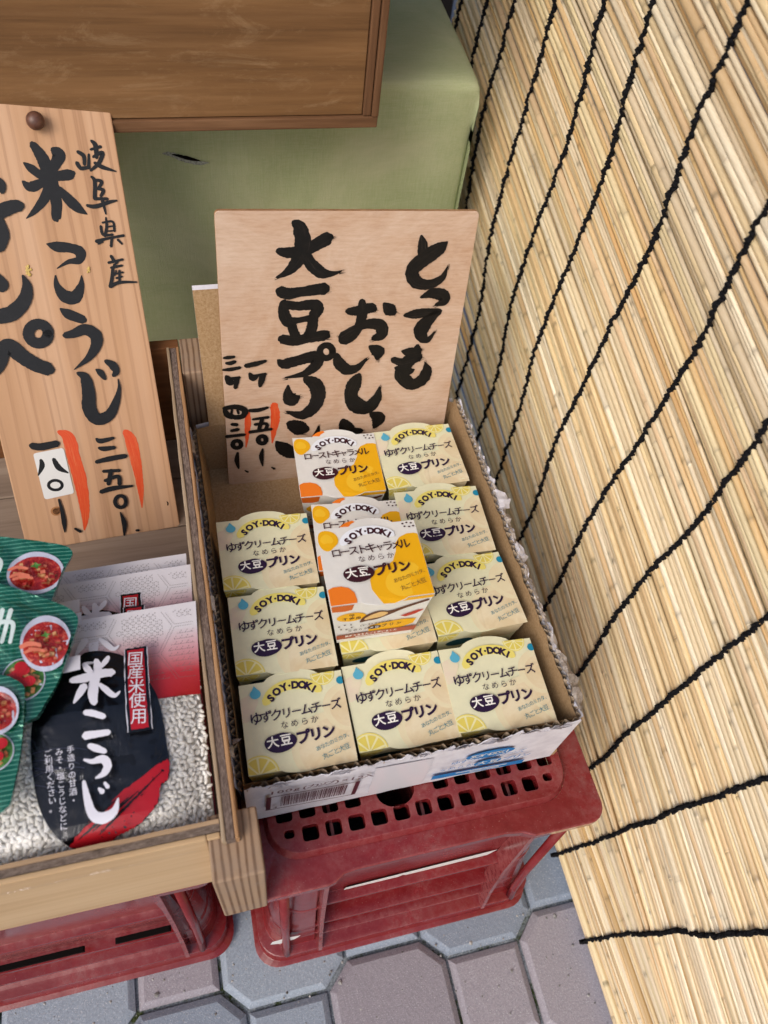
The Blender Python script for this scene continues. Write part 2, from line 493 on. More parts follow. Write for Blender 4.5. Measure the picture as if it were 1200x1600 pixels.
BAG_blob = [[1008,1180],[1045,1216],[1115,1220],[1203,1197],[1281,1159],[1337,1101],[1409,1003],[1477,865],[1503,716],[1513,523],[1519,433],[1504,329],[1452,291],[1434,209],[1402,169],[1330,109],[1252,79],[1186,66],[1119,25],[973,20],[911,56],[852,117],[793,220],[753,338],[732,501],[726,645],[734,770],[757,895],[810,1007],[880,1066],[952,1137]]
BAG_red = [[911,56],[998,141],[1134,233],[1273,327],[1434,410],[1506,445],[1519,433],[1504,329],[1452,291],[1434,209],[1402,169],[1330,109],[1252,79],[1186,66],[1119,25],[973,20]]
BAG_tag = [[1320,1166],[1441,1164],[1436,637],[1313,639]]
BAG_tagtxt = [[1377,1094],[1377,1004],[1375,906],[1375,816],[1376,717]]
BAG_c1 = [[980,586],[982,296]]
BAG_c2 = [[917,584],[922,166]]
BAG_c3 = [[855,586],[870,273]]
BAG_stick = [[894,1158],[1052,1167],[1053,1067],[865,1053]]
BAG_o = [[930,1102]]
BAG_fade = [[1439,1115],[1773,1046],[1750,847],[1478,880]]
BAG_streaks = [[967,84],[1267,262],[1051,112],[1327,288],[1086,86],[1469,374],[1026,153],[1212,273]]
BAG_TR = [[1776,1802],[1750,1931]]
POUCH0 = {"out":[[257,2102],[604,2033],[721,2002],[879,1964],[997,1928],[1032,1896],[1037,1854],[989,1771],[944,1666],[900,1555],[812,1303],[258,1397]],"bowl":[[814,1749],[984,1754],[820,1896]],"bowl2":[],"txt":[[[570,1911,25],[608,1888,21]],[[576,1839,25],[615,1842,29],[630,1813,25],[613,1763,25],[582,1741,21]]]}
POUCH1 = {"out":[[321,1761],[618,1677],[831,1570],[987,1485],[1049,1426],[1063,1365],[1028,1254],[944,1038],[855,890],[739,786],[320,827]],"bowl":[[881,1243],[1023,1218],[889,1419]],"bowl2":[[737,1044],[857,1022],[741,1174]],"txt":[[[665,1465,24],[640,1374,23],[616,1296,19]],[[713,1457,24],[685,1366,23],[656,1261,19]],[[618,1382,23],[685,1387,24],[722,1364,24],[712,1300,19],[700,1254,19]]]}
POUCH2 = {"out":[[353,1143],[632,1079],[711,1037],[747,1004],[760,963],[751,870],[748,841],[731,663],[688,447],[626,305],[352,337]],"bowl":[[606,863],[731,840],[609,1006]],"bowl2":[[581,635],[689,614],[583,746]],"txt":[]}
# ------------------------------------------------------------------ materials
def wood(name, dark, mid, light, along='y', s=1.0, rough=0.72, bump=0.25, grime=None):
    m = M(name, mid, rough, 0.3)
    sc = {'x': (7 * s, 170 * s, 170 * s), 'y': (170 * s, 7 * s, 170 * s), 'z': (170 * s, 170 * s, 7 * s)}[along]
    lo = {'x': (2.2 * s, 28 * s, 28 * s), 'y': (28 * s, 2.2 * s, 28 * s), 'z': (28 * s, 28 * s, 2.2 * s)}[along]
    f = m.noise(sc, 6, 0.7)
    g = m.noise(lo, 3, 0.6, 0.8)
    c1 = m.ramp(f, [(0.3, dark), (0.5, mid), (0.72, light)])
    c2 = m.ramp(g, [(0.3, dark), (0.55, mid), (0.75, light)])
    c = m.mix(0.5, c1, c2)
    if grime:
        d = m.noise((14, 14, 14), 6, 0.7)
        c = m.mix(m.ramp(d, [(0.45, '#000000'), (0.75, '#ffffff')]), c, grime)
    m.col(c).bump(f, bump, 0.0006)
    return m

m_ply_sign = M('plywood_sign', '#c9ac94', 0.62, 0.35)
_f = m_ply_sign.noise((60, 420, 420), 6, 0.8)
_g = m_ply_sign.noise((11, 9, 9), 5, 0.65, 2.2)
_w = m_ply_sign.ramp(_f, [(0.32, '#a5836a'), (0.5, '#c2a48c'), (0.66, '#d0b8a3')])
_w2 = m_ply_sign.ramp(_g, [(0.3, '#b8906f'), (0.5, '#c8aa92'), (0.72, '#dcc8b5')])
m_ply_sign.col(m_ply_sign.mix(0.55, _w, _w2)).bump(_f, 0.2, 0.0004)

m_cedar = M('cedar_board', '#c49a76', 0.66, 0.3)
def _cedar():
    m = m_cedar
    wv = m.n('ShaderNodeTexWave', Scale=1.0, Distortion=0.0)
    wv.wave_type = 'BANDS'; wv.bands_direction = 'X'; wv.wave_profile = 'SIN'
    warp = m.n('ShaderNodeTexNoise', Scale=1.0, Detail=3.0, Roughness=0.6)
    m.l(m.coords((26, 0.9, 1)), warp.inputs['Vector'])
    warp2 = m.n('ShaderNodeTexNoise', Scale=1.0, Detail=2.0, Roughness=0.5)
    m.l(m.coords((90, 9, 1)), warp2.inputs['Vector'])
    sep = m.n('ShaderNodeSeparateXYZ')
    m.l(m.coords(), sep.inputs[0])
    x = m.mth('ADD', m.mth('MULTIPLY', sep.outputs[0], 30.0), m.mth('MULTIPLY', warp.outputs['Fac'], 1.5))
    x = m.mth('ADD', x, m.mth('MULTIPLY', warp2.outputs['Fac'], 0.07))
    cb = m.n('ShaderNodeCombineXYZ')
    m.l(x, cb.inputs[0])
    m.l(cb.outputs[0], wv.inputs['Vector'])
    wide = m.noise((30, 0.7, 10), 3, 0.6)
    fine = m.noise((700, 14, 60), 4, 0.7)
    base = m.ramp(wide, [(0.3, '#b78d68'), (0.5, '#c49b78'), (0.7, '#d0ab8c')])
    lines = m.ramp(wv.outputs['Fac'], [(0.0, '#000000'), (0.62, '#101010'), (0.86, '#8a8a8a'), (0.93, '#c0c0c0'), (1.0, '#a0a0a0')])
    k = m.mth('MULTIPLY', lines, m.ramp(m.noise((40, 2.5, 10), 3, 0.6), [(0.3, '#505050'), (0.65, '#ffffff')]))
    c = m.mix(k, base, '#7f5438')
    c = m.mix(m.ramp(fine, [(0.38, '#484848'), (0.62, '#000000')]), c, '#96704f')
    low = m.noise((10, 6, 6), 4, 0.7)
    c = m.mix(m.ramp(low, [(0.52, '#000000'), (0.8, '#707070')]), c, '#a9805c')
    m.col(c).bump(fine, 0.12, 0.0004)
_cedar()

m_box_ply = wood('brown_plywood', '#573c24', '#7a5836', '#936e49', 'x', 1.0, 0.6, 0.3, None)
def _scuff(m, colr, lo=0.62, hi=0.8, sc=(9, 60, 60)):
    src = m.b.inputs['Base Color'].links[0].from_socket
    n = m.noise(sc, 7, 0.8, 0.6)
    m.col(m.mix(m.ramp(n, [(lo, '#000000'), (hi, '#b0b0b0')]), src, colr))
_scuff(m_box_ply, '#bfa07a', 0.52, 0.78, (14, 14, 44))
_scuff(m_box_ply, '#6a4a2e', 0.56, 0.74, (7, 7, 22))
m_box_batten = wood('dark_batten', '#3e2a1a', '#6d4c32', '#957050', 'x', 1.2, 0.7, 0.5)
m_batten_v = wood('dark_batten_upright', '#3e2a1a', '#6d4c32', '#957050', 'z', 1.2, 0.7, 0.5)
m_rail = wood('pale_rail', '#ad8c66', '#c4a67f', '#d2b894', 'x', 0.8, 0.62, 0.2)
m_post = M('weathered_post', '#8f7358', 0.8, 0.25)
def _post():
    m = m_post
    wv = m.n('ShaderNodeTexWave', Scale=1.0, Distortion=2.2, Detail=3.0)
    wv.bands_direction = 'X'
    wv.inputs['Detail Scale'].default_value = 2.0
    m.l(m.coords((66, 14, 1.4)), wv.inputs['Vector'])
    n = m.noise((60, 60, 60), 6, 0.7)
    f = m.noise((500, 500, 20), 4, 0.7)
    c = m.ramp(wv.outputs['Fac'], [(0.0, '#a58a70'), (0.6, '#9d8168'), (0.85, '#7d624b'), (1.0, '#6b503b')])
    c = m.mix(m.ramp(f, [(0.35, '#707070'), (0.6, '#000000')]), c, '#7b6550')
    c = m.mix(m.ramp(n, [(0.4, '#000000'), (0.7, '#a0a0a0')]), c, '#8d7f74')
    m.col(c).bump(f, 0.3, 0.0006)
_post()
m_ply_face = wood('grey_plywood_face', '#7d6850', '#a08a70', '#b8a58c', 'y', 0.9, 0.78, 0.3)
m_ply_dark = M('plywood_core', '#7a6a60', 0.85, 0.2)
_n = m_ply_dark.noise((900, 260, 900), 5, 0.8)
m_ply_dark.col(m_ply_dark.ramp(_n, [(0.3, '#3f322c'), (0.5, '#75645a'), (0.7, '#9c8b80')])).bump(_n, 0.6, 0.001)
m_ply_tan = wood('plywood_tan_ply', '#7c5738', '#a87f58', '#c29d76', 'y', 1.0, 0.75, 0.4)
m_plank_b = wood('brown_plank', '#4a2c17', '#744a29', '#8d6140', 'x', 0.8, 0.7, 0.3)
m_plank_g = wood('grey_plank', '#6d5b4c', '#8d7a69', '#a39280', 'x', 0.8, 0.78, 0.3)

m_kraft = M('kraft_cardboard', '#a98a66', 0.85, 0.2)
_n = m_kraft.noise((500, 500, 500), 5, 0.7)
_n2 = m_kraft.noise((10, 10, 40), 3, 0.6)
m_kraft.col(m_kraft.mix(m_kraft.ramp(_n2, [(0.4, '#000000'), (0.8, '#707070')]), m_kraft.ramp(_n, [(0.3, '#92744f'), (0.55, '#aa8c68'), (0.75, '#b89c7b')]), '#8b6c4a')).bump(_n, 0.15, 0.0005)
m_liner = M('white_liner', '#d9d6dc', 0.55, 0.4)
_n = m_liner.noise((60, 60, 60), 6, 0.7)
m_liner.col(m_liner.ramp(_n, [(0.3, '#c6c3cb'), (0.6, '#dcdae0')])).bump(_n, 0.12, 0.001)
m_torn = M('torn_paper', '#b9aea2', 0.9, 0.15)
_n = m_torn.noise((180, 180, 180), 5, 0.8)
m_torn.col(m_torn.ramp(_n, [(0.3, '#857a70'), (0.5, '#b1a69c'), (0.72, '#d8d4d0')])).bump(_n, 0.8, 0.002)
m_flute = M('corrugation_paper', '#8f7a62', 0.9, 0.15)
_n = m_flute.noise((300, 300, 300), 4, 0.8)
m_flute.col(m_flute.ramp(_n, [(0.3, '#8f7d68'), (0.6, '#b9a68e'), (0.8, '#d0c3b0')]))

def ink(name, c, rough=0.5):
    return M(name, c, rough, 0.35)
def brush_mat(name, wet, thin, dry, lo, hi, rough, blot):
    """ink laid by a brush: bristle streaks run along each stroke"""
    m = M(name, wet, rough, 0.35)
    at = m.n('ShaderNodeAttribute')
    at.attribute_name = 'brush'
    n = m.n('ShaderNodeTexNoise', Scale=1.0, Detail=4.0, Roughness=0.65)
    mp = m.n('ShaderNodeMapping')
    mp.inputs['Scale'].default_value = (2.6, 1.0, 0.0)
    m.l(at.outputs['Vector'], mp.inputs['Vector'])
    m.l(mp.outputs[0], n.inputs['Vector'])
    c = m.ramp(n.outputs['Fac'], [(lo, wet), ((lo + hi) / 2, thin), (hi, dry)])
    b = m.noise((150, 150, 150), 5, 0.8)
    c = m.mix(m.ramp(b, [(0.5, '#000000'), (0.74, blot)]), c, dry)
    return m.col(c)
m_brush = brush_mat('brush_ink', '#0b0a0a', '#1e1a18', '#75665b', 0.52, 0.80, 0.42, '#3a3a3a')
m_brush_n = brush_mat('brush_paint_navy', '#070a10', '#10151d', '#4a4a4e', 0.60, 0.92, 0.55, '#505050')
m_orange = brush_mat('orange_paint', '#d2481f', '#d65a2c', '#d79a70', 0.45, 0.78, 0.5, '#606060')
m_maroon = ink('maroon_print', '#4c1c28')
m_blue = ink('blue_print', '#1f78b8')
m_white = M('white_paper', '#dcdcd9', 0.6, 0.3)

m_red = M('crate_plastic', '#74262a', 0.38, 0.5)
def _crate():
    m = m_red
    d = m.noise((16, 16, 16), 7, 0.75, 0.4)
    f = m.noise((150, 150, 150), 4, 0.7)
    g = m.noise((900, 900, 900), 2, 0.5)
    c = m.ramp(d, [(0.3, '#691a1d'), (0.6, '#7f2427'), (0.8, '#8a2f31')])
    dust = m.mth('MULTIPLY', m.ramp(d, [(0.42, '#000000'), (0.66, '#e0e0e0')]), m.ramp(f, [(0.4, '#202020'), (0.7, '#ffffff')]))
    geo = m.n('ShaderNodeNewGeometry')
    sep = m.n('ShaderNodeSeparateXYZ')
    m.l(geo.outputs['Normal'], sep.inputs[0])
    up = m.mth('MAXIMUM', sep.outputs[2], 0.0)
    dust2 = m.mth('MULTIPLY', dust, m.mth('ADD', m.mth('MULTIPLY', up, 0.42), 0.03))
    c = m.mix(dust2, c, '#857672')
    sp = m.ramp(g, [(0.69, '#000000'), (0.75, '#a0a0a0')])
    c = m.mix(m.mth('MULTIPLY', sp, 0.55), c, '#c9bdb8')
    pt = m.ramp(geo.outputs['Pointiness'], [(0.505, '#000000'), (0.56, '#a8a8a8')])
    c = m.mix(m.mth('MULTIPLY', pt, m.ramp(f, [(0.3, '#303030'), (0.6, '#ffffff')])), c, '#b07472')
    m.col(c)
    m.rough(m.ramp(d, [(0.3, '#4c4c4c'), (0.7, '#9a9a9a')]))
    m.bump(f, 0.08, 0.0008)
_crate()
m_dark = M('painted_inside_dark', '#0e0a09', 0.9, 0.1)  # near black colour, used where openings would be dark with shade

m_cloth = M('green_cloth', '#8a9a6c', 0.8, 0.25)
def _cloth():
    m = m_cloth
    a = m.noise((40, 1500, 1500), 3, 0.6)
    b = m.noise((1500, 1500, 40), 3, 0.6)
    big = m.noise((5, 5, 7), 5, 0.65, 0.5)
    st = m.noise((3.0, 30, 30), 5, 0.7)
    c = m.ramp(big, [(0.3, '#9caa78'), (0.5, '#b3bc8e'), (0.7, '#cbcca6')])
    th = m.mth('MULTIPLY', a, b)
    c = m.mix(m.ramp(th, [(0.16, '#000000'), (0.34, '#b0b0b0')]), c, '#cbceaa')
    c = m.mix(m.ramp(st, [(0.5, '#000000'), (0.8, '#505050')]), c, '#9a9c6c')
    m.col(c).bump(th, 0.6, 0.001)
_cloth()

m_reed = M('reed', '#c0a06c', 0.32, 0.6)
def _reed():
    m = m_reed
    at = m.n('ShaderNodeAttribute')
    at.attribute_name = 'tint'
    f = m.noise((700, 9, 700), 5, 0.75)
    g = m.noise((30, 14, 30), 4, 0.7, 0.6)
    c = m.mix(m.ramp(f, [(0.3, '#a0a0a0'), (0.6, '#000000')]), at.outputs['Color'], '#ad8d60')
    c = m.mix(m.ramp(g, [(0.52, '#000000'), (0.78, '#9a9a9a')]), c, '#d9c49c')
    c = m.mix(m.ramp(m.noise((60, 30, 60), 5, 0.8), [(0.68, '#000000'), (0.8, '#a0a0a0')]), c, '#6c5540')
    m.col(c).bump(f, 0.12, 0.0006)
    m.b.inputs['Sheen Weight'].default_value = 0.0
_reed()
m_cord = M('black_cord', '#121216', 0.9, 0.2)

m_paver = M('paver', '#77757c', 0.85, 0.3)
def _paver():
    m = m_paver
    at = m.n('ShaderNodeAttribute')
    at.attribute_name = 'tint'
    f = m.noise((420, 420, 420), 3, 0.7)
    g = m.noise((850, 850, 850), 2, 0.5)
    b = m.noise((12, 12, 12), 5, 0.7)
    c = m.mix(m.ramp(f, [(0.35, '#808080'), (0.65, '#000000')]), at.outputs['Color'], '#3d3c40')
    c = m.mix(m.ramp(g, [(0.60, '#000000'), (0.70, '#d0d0d0')]), c, '#c9cbd0')
    c = m.mix(m.ramp(b, [(0.45, '#000000'), (0.8, '#606060')]), c, '#8c8f96')
    m.col(c).bump(f, 0.5, 0.0012)
_paver()
m_joint = M('joint_sand', '#4c5048', 0.95, 0.1)
_n = m_joint.noise((45, 45, 45), 5, 0.7)
_n2 = m_joint.noise((500, 500, 500), 4, 0.7)
m_joint.col(m_joint.mix(m_joint.ramp(_n, [(0.50, '#000000'), (0.62, '#ffffff')]), m_joint.ramp(_n2, [(0.35, '#6b7279'), (0.7, '#a5adb4')]), m_joint.ramp(_n2, [(0.35, '#2c351f'), (0.7, '#5c6842')]))).bump(_n2, 0.8, 0.002)

# ------------------------------------------------------------------ setting: pavement and an added dark wall that stops light behind the table
random.seed(3)
def pavement():
    bm = bmesh.new()
    tl = bm.verts.layers.float_color.new('tint')
    P = 0.1015
    reds = ['#9d979f', '#a29ca4', '#98929a', '#a0989f']
    blues = ['#909baa', '#95a0ae', '#8b96a5', '#99a4b1']
    for i in range(-9, 15):
        for j in range(-7, 13):
            cx, cy = 0.11 + P * i, -0.1545 + P * j
            g = 0.0015
            if (i + j) % 2 == 0:
                a, k = 0.0615 - g, 0.0225 - g * .3
                pts = [(a, -a + k), (a, a - k), (a - k, a), (-a + k, a), (-a, a - k), (-a, -a + k), (-a + k, -a), (a - k, -a)]
            else:
                a = 0.0395 - g
                pts = [(a, -a), (a, a), (-a, a), (-a, -a)]
            known = {(0, 0): 0, (1, 1): 1, (1, 0): 0, (2, 0): 0, (0, 1): 1, (-1, 1): 1, (-2, 1): 0, (-2, 0): 1, (-3, 1): 1, (2, 1): 1, (-1, 0): 1}
            kind = known.get((i, j), random.random() < .5)
            c = col4(random.choice(blues if kind else reds))
            dz = random.uniform(-.0012, .0012)
            def ring(s, z):
                return [(cx + x * s, cy + y * s, z + dz) for x, y in pts]
            s1 = 1 - .0045 / a
            s2 = 1 - .0058 / a
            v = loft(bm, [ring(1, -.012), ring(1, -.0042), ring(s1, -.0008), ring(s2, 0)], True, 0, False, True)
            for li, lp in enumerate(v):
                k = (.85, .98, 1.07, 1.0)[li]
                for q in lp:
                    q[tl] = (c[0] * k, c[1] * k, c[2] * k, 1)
    return structure('pavement', bm, [m_paver])
pavement()
bm = bmesh.new()
sheet(bm, lambda x, y: (x, y, -.0075 + .0018 * mnoise.noise(Vector((x * 40, y * 40, 0)))), span(-1.0, 1.6, 260), span(-.9, 1.2, 210))
structure('pavement_joint_sand', bm, [m_joint])
m_street = M('street_asphalt', '#6f7176', 0.9, 0.2)
_n = m_street.noise((30, 30, 30), 6, 0.8)
m_street.col(m_street.ramp(_n, [(0.35, '#5f6166'), (0.7, '#808288')]))
bm = bmesh.new()
rg = random.Random(12)
for _ in range(520):
    x, y = rg.uniform(-.35, .45), rg.uniform(-.30, -.02)
    r = rg.uniform(.0004, .0015) * (1 if rg.random() < .9 else 1.8)
    rr = bmesh.ops.create_icosphere(bm, subdivisions=1, radius=r)
    for v in rr['verts']:
        v.co = Vector((x + v.co.x * rg.uniform(.7, 1.3), y + v.co.y * rg.uniform(.7, 1.3), .0006 + v.co.z * .7))
m_grit = M('grit', '#8d8c8a', .9, .2)
_n = m_grit.noise((90, 90, 90), 3, .6)
m_grit.col(m_grit.ramp(_n, [(.35, '#4e4a45'), (.5, '#8d8c8a'), (.65, '#c4c2bd')]))
o = mesh_obj('pavement_grit', bm, m_grit)
o['kind'] = 'stuff'
bm = bmesh.new()
sheet(bm, lambda x, y: (x, y, -.016), [-40, -5, -.9, 0, 1.5, 5, 40], [-40, -5, -.85, 0, 1.15, 5, 40])
structure('street_ground', bm, [m_street])
m_wall = M('added_dark_wall', '#2c2622', 0.85, 0.2)
_n = m_wall.noise((20, 20, 2), 4, 0.6)
m_wall.col(m_wall.ramp(_n, [(0.3, '#1d1917'), (0.7, '#3a322c')]))
bm = bmesh.new()
box(bm, -1.4, 0.52, 1.25, 1.31, -.002, 1.9, .004)  # unseen wall, added to keep the gap beside the cloth dark
structure('added_dark_wall', bm, [m_wall])

# ------------------------------------------------------------------ reed screen
random.seed(11)
CORDS = [(-.33, .12), (-.262, .12), (-.170, .11), (-.078, .10), (.006, .02), (.094, 0), (.183, 0), (.276, -.01), (.369, -.03), (.441, -.02), (.532, -.03), (.619, 0), (.682, 0), (.748, 0)]
HB = -.352
def sm(t):
    t = min(1, max(0, t))
    return t * t * (3 - 2 * t)
def reed_z(h, y):
    return h + .232 * sm((h - HB) / .13) * (y + .1)
def wall_x(h):
    return .347 - .030 * (1 - sm((h - HB) / .055)) + .004 * sin(h * 19)
def reed_screen():
    root = thing('reed_screen', 'straw coloured reed screen laced with black cords, standing along the right side', 'reed screen', (.33, .2, -ZG))
    off = Vector((-.33, -.2, 0))
    verts, faces, tint = [], [], []
    base = ['#e2cfaa', '#dfcaa4', '#e8d9b9', '#dcc497', '#e2cca2', '#d6b88a', '#e9dcc0', '#e1d1b3', '#d3b58a', '#dbc9aa', '#e4d2a8', '#cbb08c']
    def reed(h, r, x, y0, y1, shade):
        c0 = Vector(col4(random.choice(base))[:3]) * shade * 1.07
        if random.random() < .07:
            c0 = Vector((c0.x * .92, c0.y * .80, c0.z * .64))
        ph, am = random.uniform(0, 6.28), random.uniform(.0003, .0016)
        sl = random.uniform(-.006, .006)
        ys = {y0: 0, y1: 0}
        y = y0 + random.uniform(.01, .2)
        while y < y1 - .01:
            for d, k in ((-.0035, 1), (-.0012, 2), (0, 3), (.0012, 2), (.0035, 1)):
                ys[y + d] = k
            y += random.uniform(.10, .23)
        k = y0
        while k < y1:
            ys.setdefault(k, 0)
            k += .03
        yl = sorted(ys)
        n = 8
        tp = random.uniform(-.18, .18)
        dk = c0 * random.uniform(.42, .7)
        seg_tone = random.uniform(.85, 1.12)  # random tone of the stretch before the first node
        seg = seg_tone
        o = len(verts)
        for i, y in enumerate(yl):
            t = (y - y0) / (y1 - y0)
            kk = ys[y]
            rr = r * (1 + tp * (t - .5)) * (1.0, 1.03, 1.10, 1.14)[kk]
            if kk == 3:
                seg = random.uniform(.86, 1.12)
            z = reed_z(h, y) + sl * (y - .15) + am * sin(y * 9 + ph)
            xx = x + am * .8 * sin(y * 7 + ph * 2)
            cc = (c0 * seg, c0 * seg * .92, dk * 1.3, dk)[kk]
            z = max(z, -ZG + rr)
            for q in range(n):
                a = 2 * pi * q / n
                verts.append((xx + rr * cos(a) + off.x, y + off.y, z + rr * sin(a) + ZG))
                tint.append((cc.x, cc.y, cc.z, 1))
        m = len(yl)
        for i in range(m - 1):
            for q in range(n):
                q2 = (q + 1) % n
                faces.append((o + i * n + q, o + i * n + q2, o + (i + 1) * n + q2, o + (i + 1) * n + q))
        faces.append(tuple(o + q for q in range(n)))
        faces.append(tuple(o + (m - 1) * n + q for q in reversed(range(n))))
    hs = []
    h = HB + .004
    while h < .78:
        d = random.choice((.0029, .0034, .0038, .0043, .0048, .0053, .0060, .0070))
        if h < HB + .05:
            d *= .8
        hs.append((h + d / 2, d))
        h += d * random.uniform(.86, 1.0) + (.0025 if random.random() < .05 else 0)
    for h, d in hs:
        reed(h, d / 2, wall_x(h) + random.uniform(-.0012, .0012), -.62, random.uniform(.757, .775), random.uniform(.9, 1.08))
    h = HB + .01
    while h < .76:
        d = random.uniform(.0045, .0070)
        if random.random() < .93:
            reed(h + d / 2, d / 2, wall_x(h) + .0042, -.62, random.uniform(.755, .775), random.uniform(.8, 1.0))
        h += d * 1.15
    o = mesh_obj('reed_mat', (verts, faces), m_reed, root, smooth=True)
    ca = o.data.color_attributes.new('tint', 'FLOAT_COLOR', 'POINT')
    ca.data.foreach_set('color', [c for t in tint for c in t])
    # cords: two twisted plies over the reeds, and the return ply behind them
    for y0, lean in CORDS:
        bm = bmesh.new()
        pts = []
        ph = random.uniform(0, 6)
        wob = [random.uniform(-.0008, .0008) for _ in range(600)]
        for i, (h, d) in enumerate(hs):
            if h > .77:
                break
            for s_ in (0, .5):
                hh = h + d * s_
                y = y0 - lean * (hh - .0) * .9 + .0045 * mnoise.noise(Vector((hh * 11, ph * 9, 0))) + wob[i]
                xx = wall_x(h) - d / 2 - .0012 + (.0026 if s_ else 0)
                pts.append((xx, y, max(reed_z(hh, y), -ZG + .003)))
        for ply in (0, 1):
            pp = []
            for i in range(len(pts) - 1):
                for t in (0, .34, .67):
                    a, b = Vector(pts[i]), Vector(pts[i + 1])
                    p = a.lerp(b, t)
                    ang = (i + t) * pi * .42 + ply * pi
                    p += Vector((-.0009 - .0009 * cos(ang), .0011 * sin(ang), .0003 * sin(ang * 1.7)))
                    pp.append(p + off + Vector((0, 0, ZG)))
            tube(bm, pp, [.0012 * random.uniform(.82, 1.2) for _ in pp], 6)
            for p in pp[::2]:          # loose fibres
                for _ in range(2):
                    q = p + Vector((random.uniform(-.001, .0002), random.uniform(-.0013, .0013), random.uniform(-.0013, .0013)))
                    dv = Vector((random.uniform(-1, .3), random.uniform(-1, 1), random.uniform(-1, 1))).normalized() * random.uniform(.0012, .003)
                    w = Vector((.00013, .00013, -.00013))
                    bm.faces.new([bm.verts.new(q - w), bm.verts.new(q + w), bm.verts.new(q + dv)])
        # the lap round the bottom edge
        p0 = Vector(pts[0]) + off + Vector((0, 0, ZG))
        tube(bm, [p0 + Vector((0, 0, 0)), p0 + Vector((-.004, .001, -.0005)), p0 + Vector((-.003, .002, -.0026)), p0 + Vector((.006, .002, -.003))], .0018, 6)
        mesh_obj('cord', bm, m_cord, root, smooth=True)
    return root
reed_screen()

